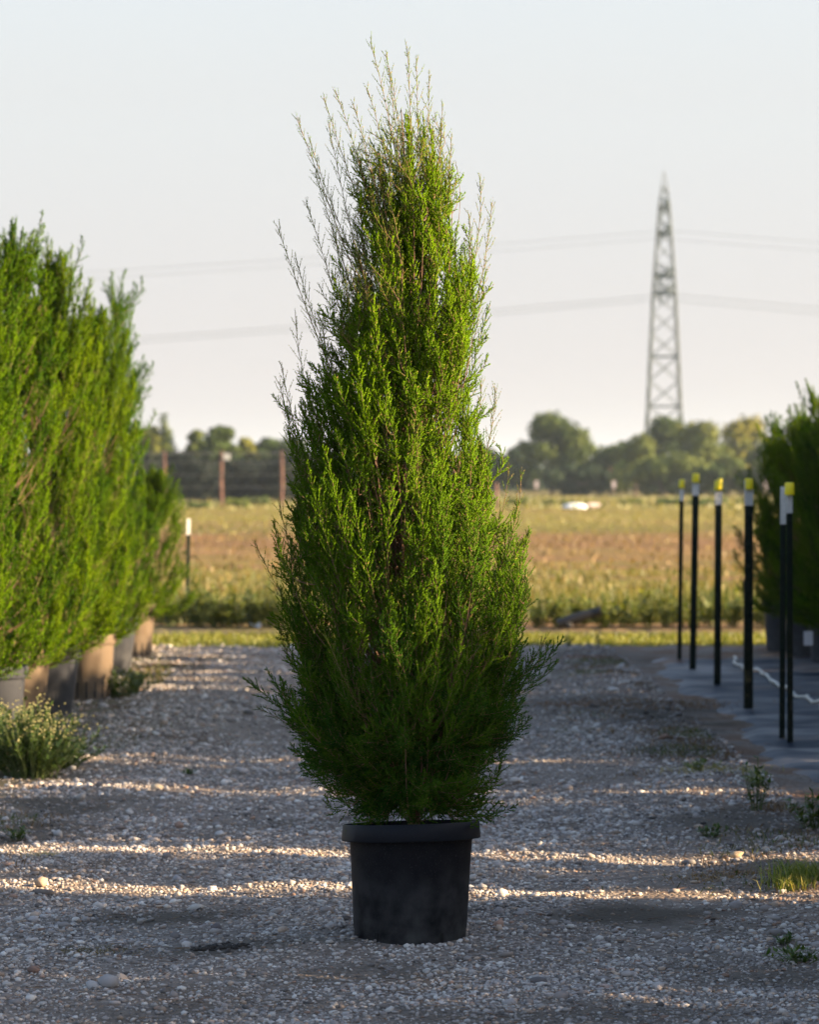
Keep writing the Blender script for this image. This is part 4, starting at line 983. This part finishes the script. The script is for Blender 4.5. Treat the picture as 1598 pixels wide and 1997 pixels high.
# ------------------------------------------------------------------ far trees
def far_tree(px, Y, ytop, wpx, seed, label, a, b, group, leaf=0.34, nl=7000, shape='dome', trunk=0.25):
    r_ = np.random.default_rng(seed); X = (px - 799) * Y / F; H = HCAM - (ytop - YH) * Y / F + 0.03; Wd = wpx * Y / F / 2
    root = thing('field_tree', (X, Y, -0.03), label, 'tree', group, 0)
    lobes = []
    if shape == 'dome':
        for i in range(34):
            an = r_.uniform(0, 6.28); q = math.sqrt(r_.random()); z = r_.uniform(0.22, 0.86)
            wl = np.interp(z, [0.15, 0.45, 0.7, 0.9], [0.85, 0.95, 0.72, 0.35]) * Wd
            rr = r_.uniform(0.08, 0.21) * min(H, 2 * Wd); lobes.append((math.cos(an) * q * (wl - rr * .6), math.sin(an) * q * (wl - rr * .6) * .8, z * H if z * H + rr * .8 < H else H - rr * .8, rr))
    elif shape == 'spire':
        for i in range(14):
            z = 0.15 + 0.8 * i / 13; wl = Wd * (1.05 - z) ** 0.8; an = r_.uniform(0, 6.28); rr = max(0.3, wl * .75); lobes.append((math.cos(an) * wl * .35, math.sin(an) * wl * .35, z * H - rr * .2, rr))
    else:   # hedge
        for i in range(20):
            rr = r_.uniform(0.2, 0.33) * H; lobes.append((r_.uniform(-1, 1) * (Wd - rr * .4), r_.uniform(-1, 1) * H * .25, r_.uniform(0.15, 0.74) * H, rr))
    lob = np.array(lobes); wts = lob[:, 3] ** 2; wts /= wts.sum(); idx = r_.choice(len(lob), nl, p=wts)
    d = norm(r_.normal(0, 1, (nl, 3))); rad = lob[idx, 3] * r_.uniform(0.55, 1.08, nl); sc_ = np.array([[1, 1, 0.8]])
    bump = 1 + 0.16 * np.sin(d[:, :1] * 7 + idx[:, None]) * np.sin(d[:, 2:] * 6)
    c0 = lob[idx, :3] + d * sc_ * rad[:, None] * bump; c0[:, 2] = np.maximum(c0[:, 2], 0.15)
    nrm = norm(d + r_.normal(0, 0.55, (nl, 3))); u, v = frame(nrm); s = leaf * r_.uniform(.5, 1.25, nl)
    V = np.stack([c0 + u * s[:, None] * .6, c0 + v * s[:, None] * .4, c0 - u * s[:, None] * .55, c0 - v * s[:, None] * .45], 1).reshape(-1, 3)
    T = (np.arange(nl) * 4)[:, None] + np.arange(4)[None]
    lobt = r_.random(len(lob))[idx][:, None]; t_ = np.clip(lobt * .7 + r_.random((nl, 1)) * .4, 0, 1)
    c = (np.array(a) * (1 - t_) + np.array(b) * t_) * r_.uniform(.8, 1.2, (nl, 1))
    mesh_np('crown', V, T, M_farleaf, root, col=np.repeat(c, 4, axis=0), k=4)
    mb = MB(); mb.tube([(0, 0, 0), (0.1, 0, H * .3), (0.05, 0.1, H * .7)], [trunk, trunk * .8, trunk * .3], 8)
    for i in range(5):
        l0 = lob[r_.integers(len(lob))]; mb.tube([(0.05, 0, H * .22), (l0[0] * .5, l0[1] * .5, max(l0[2] * .7, H * .25)), tuple(l0[:3])], [trunk * .45, trunk * .3, trunk * .1], 6)
    mb.build('trunk', M_farbark, root)
    return root


gD = ((0.020, 0.050, 0.010), (0.085, 0.120, 0.018)); gY = ((0.05, 0.085, 0.01), (0.20, 0.20, 0.025)); gB = ((0.014, 0.032, 0.014), (0.045, 0.070, 0.018)); gH = ((0.005, 0.012, 0.009), (0.012, 0.022, 0.012))  # last palette, for the hedge, is darkened to stand in for its shade
ORD = ['first', 'second', 'third', 'fourth', 'fifth', 'sixth', 'seventh', 'eighth', 'ninth', 'tenth', 'eleventh', 'twelfth']
FT = [(1077, 372, 803, 207, 'dome', gD, 9000, 'broad round-topped tree standing alone right of the centre tree'),
      (1012, 390, 868, 123, 'dome', gB, 5000, 'low dark tree beneath the left side of the round-topped one'),
      (1190, 380, 868, 148, 'dome', gD, 5000, 'lower tree filling the dip between the round tree and the pylon'),
      (1240, 370, 838, 121, 'dome', gY, 5000, 'yellowish tree just left of the pylon legs'),
      (1300, 392, 806, 148, 'dome', gD, 6000, 'tall airy tree standing under the pylon'),
      (1372, 376, 818, 175, 'dome', gY, 7000, 'wide olive tree right of the pylon, behind the steel posts'),
      (1452, 382, 808, 148, 'dome', gY, 6000, 'loose-topped olive tree behind the second nearest steel post'),
      (1505, 372, 858, 121, 'dome', gD, 4500, 'smaller sloping tree left of the dark right row'),
      (1560, 385, 885, 148, 'dome', gB, 4500, 'low dark tree behind the right row of junipers'),
      (1130, 365, 895, 145, 'hedge', gB, 4500, 'dark bush under the right side of the round-topped tree'),
      (1290, 362, 880, 202, 'hedge', gY, 5000, 'olive bush before the trees under the pylon'),
      (1420, 360, 882, 202, 'hedge', gD, 5000, 'green bush before the olive trees at right'),
      (950, 372, 872, 134, 'dome', gB, 4500, 'dark tree just behind the right flank of the centre juniper'),
      (320, 300, 800, 82, 'spire', gD, 3500, 'pointed tree rising highest over the left hedge'),
      (286, 300, 814, 87, 'dome', gY, 3500, 'pale tree at the end of the left juniper row'),
      (383, 300, 826, 62, 'dome', gD, 2500, 'small open-topped tree between the two peaks of the left hedge'),
      (432, 296, 816, 100, 'dome', gD, 4000, 'rounded tree behind the middle rusty post'),
      (478, 298, 842, 75, 'dome', gY, 3000, 'yellowish small tree right of the middle rusty post'),
      (522, 300, 828, 75, 'dome', gD, 3000, 'flat-topped small tree left of the right rusty post'),
      (565, 296, 842, 100, 'dome', gB, 3500, 'dark tree behind the left flank of the centre juniper')]
for i, (px, Y, yt, wp, shp, (a, b_), nl, lb) in enumerate(FT):
    far_tree(px, Y, yt, wp, 200 + i, lb, a, b_, 'trees beyond the field', nl=nl, shape=shp, leaf=0.42 if shp != 'spire' else 0.3)
for i, px in enumerate(range(215, 700, 60)):
    far_tree(px, 262 + (i % 3) * 3, 874 + (i % 2) * 3, 84, 300 + i, 'dark hedge bush behind the rusty post fence, %s from the left' % ORD[i], gH[0], gH[1], 'hedge bushes behind the rusty post fence', nl=4200, shape='hedge', leaf=0.30)
for i, px in enumerate((720, 800, 880)):
    far_tree(px, 375, 875, 110, 320 + i, 'far tree hidden behind the centre juniper', gB[0], gB[1], 'far trees hidden behind the centre juniper', nl=3500)
for i, (px, py, hp) in enumerate(((385, 992, 16), (460, 990, 18), (500, 986, 20), (1010, 985, 18), (1080, 984, 12), (1230, 984, 12), (1300, 986, 16), (1350, 988, 18), (1395, 984, 14), (1465, 984, 12))):
    Y = ground_Y(py); far_tree(px, Y, py - hp, 50, 340 + i, ('low green shrub before the rusty fence, %s from the left' % ORD[i]) if i < 3 else ('low green shrub in the far grass, %s right of the centre juniper' % ORD[i - 3]), (0.08, 0.13, 0.02), (0.20, 0.24, 0.05), 'low shrubs at the far side of the field', nl=700, shape='hedge', leaf=0.14, trunk=0.03)
# far-off wood that closes the horizon behind them
r2 = np.random.default_rng(5); k = 26000; x = r2.uniform(-130, 150, k); y = r2.uniform(520, 560, k)
ht = 5.2 + 1.6 * np.sin(x * 0.21) + 1.1 * np.sin(x * 0.53 + 1) + 0.7 * np.sin(x * 1.3)
c0 = np.stack([x, y, r2.random(k) ** 0.8 * ht], 1); nr = norm(r2.normal(0, 1, (k, 3)) + np.array([0.4, -0.6, 0.3])); u, v = frame(nr); q = r2.uniform(.4, .95, k)[:, None]
V = np.stack([c0 + u * q, c0 + v * q * .7, c0 - u * q * .9, c0 - v * q * .7], 1).reshape(-1, 3); T = (np.arange(k) * 4)[:, None] + np.arange(4)[None]
o = mesh_np('far_wood', V, T, M_farleaf, col=np.repeat(gtones(k, r2, gB[0], gD[1]), 4, axis=0), k=4); tag(o, 'low hazy wood closing the horizon behind the field trees', 'wood', kind='stuff')

# ------------------------------------------------------------------ pylon and cables
M_steel = mat_plain('galvanised', (0.018, 0.040, 0.042), 0.6, metal=0.0)
PY = 500.0; PX = (1296 - 799) * PY / F
py_ = thing('lattice_pylon', (PX, PY, 0), 'tall narrow steel lattice transmission pylon rising behind the far trees', 'pylon')
HT = 50.3
def hw(z): return float(np.interp(z, [0, 12.8, 31, 45, HT], [3.3, 2.55, 1.75, 0.80, 0.05]))
for sx_ in (-1, 1):
    for sy_ in (-1, 1):
        mb = MB(); mb.tube([(sx_ * hw(z), sy_ * hw(z), z) for z in (0, 12.8, 31, 45, HT)], [0.155, 0.14, 0.12, 0.10, 0.05], 6); mb.build('leg', M_steel, py_)
zs = [0, 4.8, 9.2, 13.4, 17.4, 21.2, 24.8, 28.2, 31, 33.8, 36.4, 38.8, 41, 43, 44.8, 46.5, 48]
mb = MB(); lv = MB()
for a_, b_ in zip(zs[:-1], zs[1:]):
    A_, B_ = hw(a_), hw(b_)
    for (fx, fy) in (((1, 0), (0, 1)), ((0, 1), (1, 0))):
        for s_ in (-1, 1):
            for d_ in (-1, 1):
                p0 = Vector((fx[0] * A_ * d_ + fy[0] * A_ * s_, fx[1] * A_ * d_ + fy[1] * A_ * s_, a_)); p1 = Vector((-fx[0] * B_ * d_ + fy[0] * B_ * s_, -fx[1] * B_ * d_ + fy[1] * B_ * s_, b_))
                mb.tube([p0, p1], 0.060, 4)
for z in (4.8, 13.4, 21.2, 31, 33.8, 40.6, 44.8):
    h_ = hw(z); q = [(-h_, -h_, z), (h_, -h_, z), (h_, h_, z), (-h_, h_, z)]
    for i in range(4): lv.tube([q[i], q[(i + 1) % 4]], 0.10, 4)
mb.build('bracing', M_steel, py_, sharp=False); lv.build('horizontal_struts', M_steel, py_, sharp=False)
for (z, ln) in ((31.2, 7.5), (33.9, 9.0), (40.6, 8.0), (44.6, 6.0)):
    for s_ in (-1, 1):
        am = MB(); h_ = hw(z)
        for (px_, pz) in ((-h_, 0), (h_, 0), (-h_ * .8, 1.6), (h_ * .8, 1.6)):
            am.tube([(px_, s_ * h_, z + pz), (0, s_ * ln, z + 0.1)], 0.12, 5)
        for k_ in range(1, 4):
            t_ = k_ / 4; am.tube([(-h_ * (1 - t_), s_ * (h_ + (ln - h_) * t_), z), (h_ * (1 - t_), s_ * (h_ + (ln - h_) * t_), z + 1.2 * (1 - t_))], 0.07, 4)
        ao = am.build('cross_arm', M_steel, py_, sharp=False)
        ins = MB(); ins.lathe([(0.02, 0)] + [(0.22 if i % 2 else 0.12, -0.1 - 0.16 * i) for i in range(8)] + [(0.02, -1.45)], 12)
        io = ins.build('insulator', M_steel, ao); io.location = (0, s_ * (ln - .1), z + .1)
M_cable = mat_plain('cable', (0.08, 0.10, 0.11), 0.5)
for (z, ln, sl_, rc, nm) in ((30.6, 7.4, 0.094, 0.042, 'lower'), (40.4, 7.9, 0.083, 0.028, 'upper')):
    for s_ in (-1, 1):
        mb = MB(); pts = []
        for i in range(-60, 61):
            d_ = i * 5.0; pts.append((d_, 0, z - sl_ * abs(d_) * (1 - abs(d_) / 640.0)))
        mb.tube(pts, rc, 5); o = mb.build('power_cable', M_cable, sharp=False); o.location = (PX, PY + s_ * ln, 0)
        tag(o, '%s power cable sagging from the %s ends of the pylon arms' % (nm, 'near' if s_ < 0 else 'far'), 'cable', 'cables carried by the pylon')

# ------------------------------------------------------------------ haze
m = bpy.data.materials.new('haze'); m.use_nodes = True; n = m.node_tree.nodes; l = m.node_tree.links
n.remove(n['Principled BSDF']); v = n.new('ShaderNodeVolumePrincipled'); v.inputs['Density'].default_value = 0.00014
v.inputs['Color'].default_value = (0.70, 0.84, 0.98, 1); v.inputs['Anisotropy'].default_value = 0.2
l.new(v.outputs[0], n['Material Output'].inputs['Volume'])
mb = MB(); mb.box((0, 4460, 29), (18400, 9100, 62)); o = mb.build('haze', m); tag(o, kind='stuff')
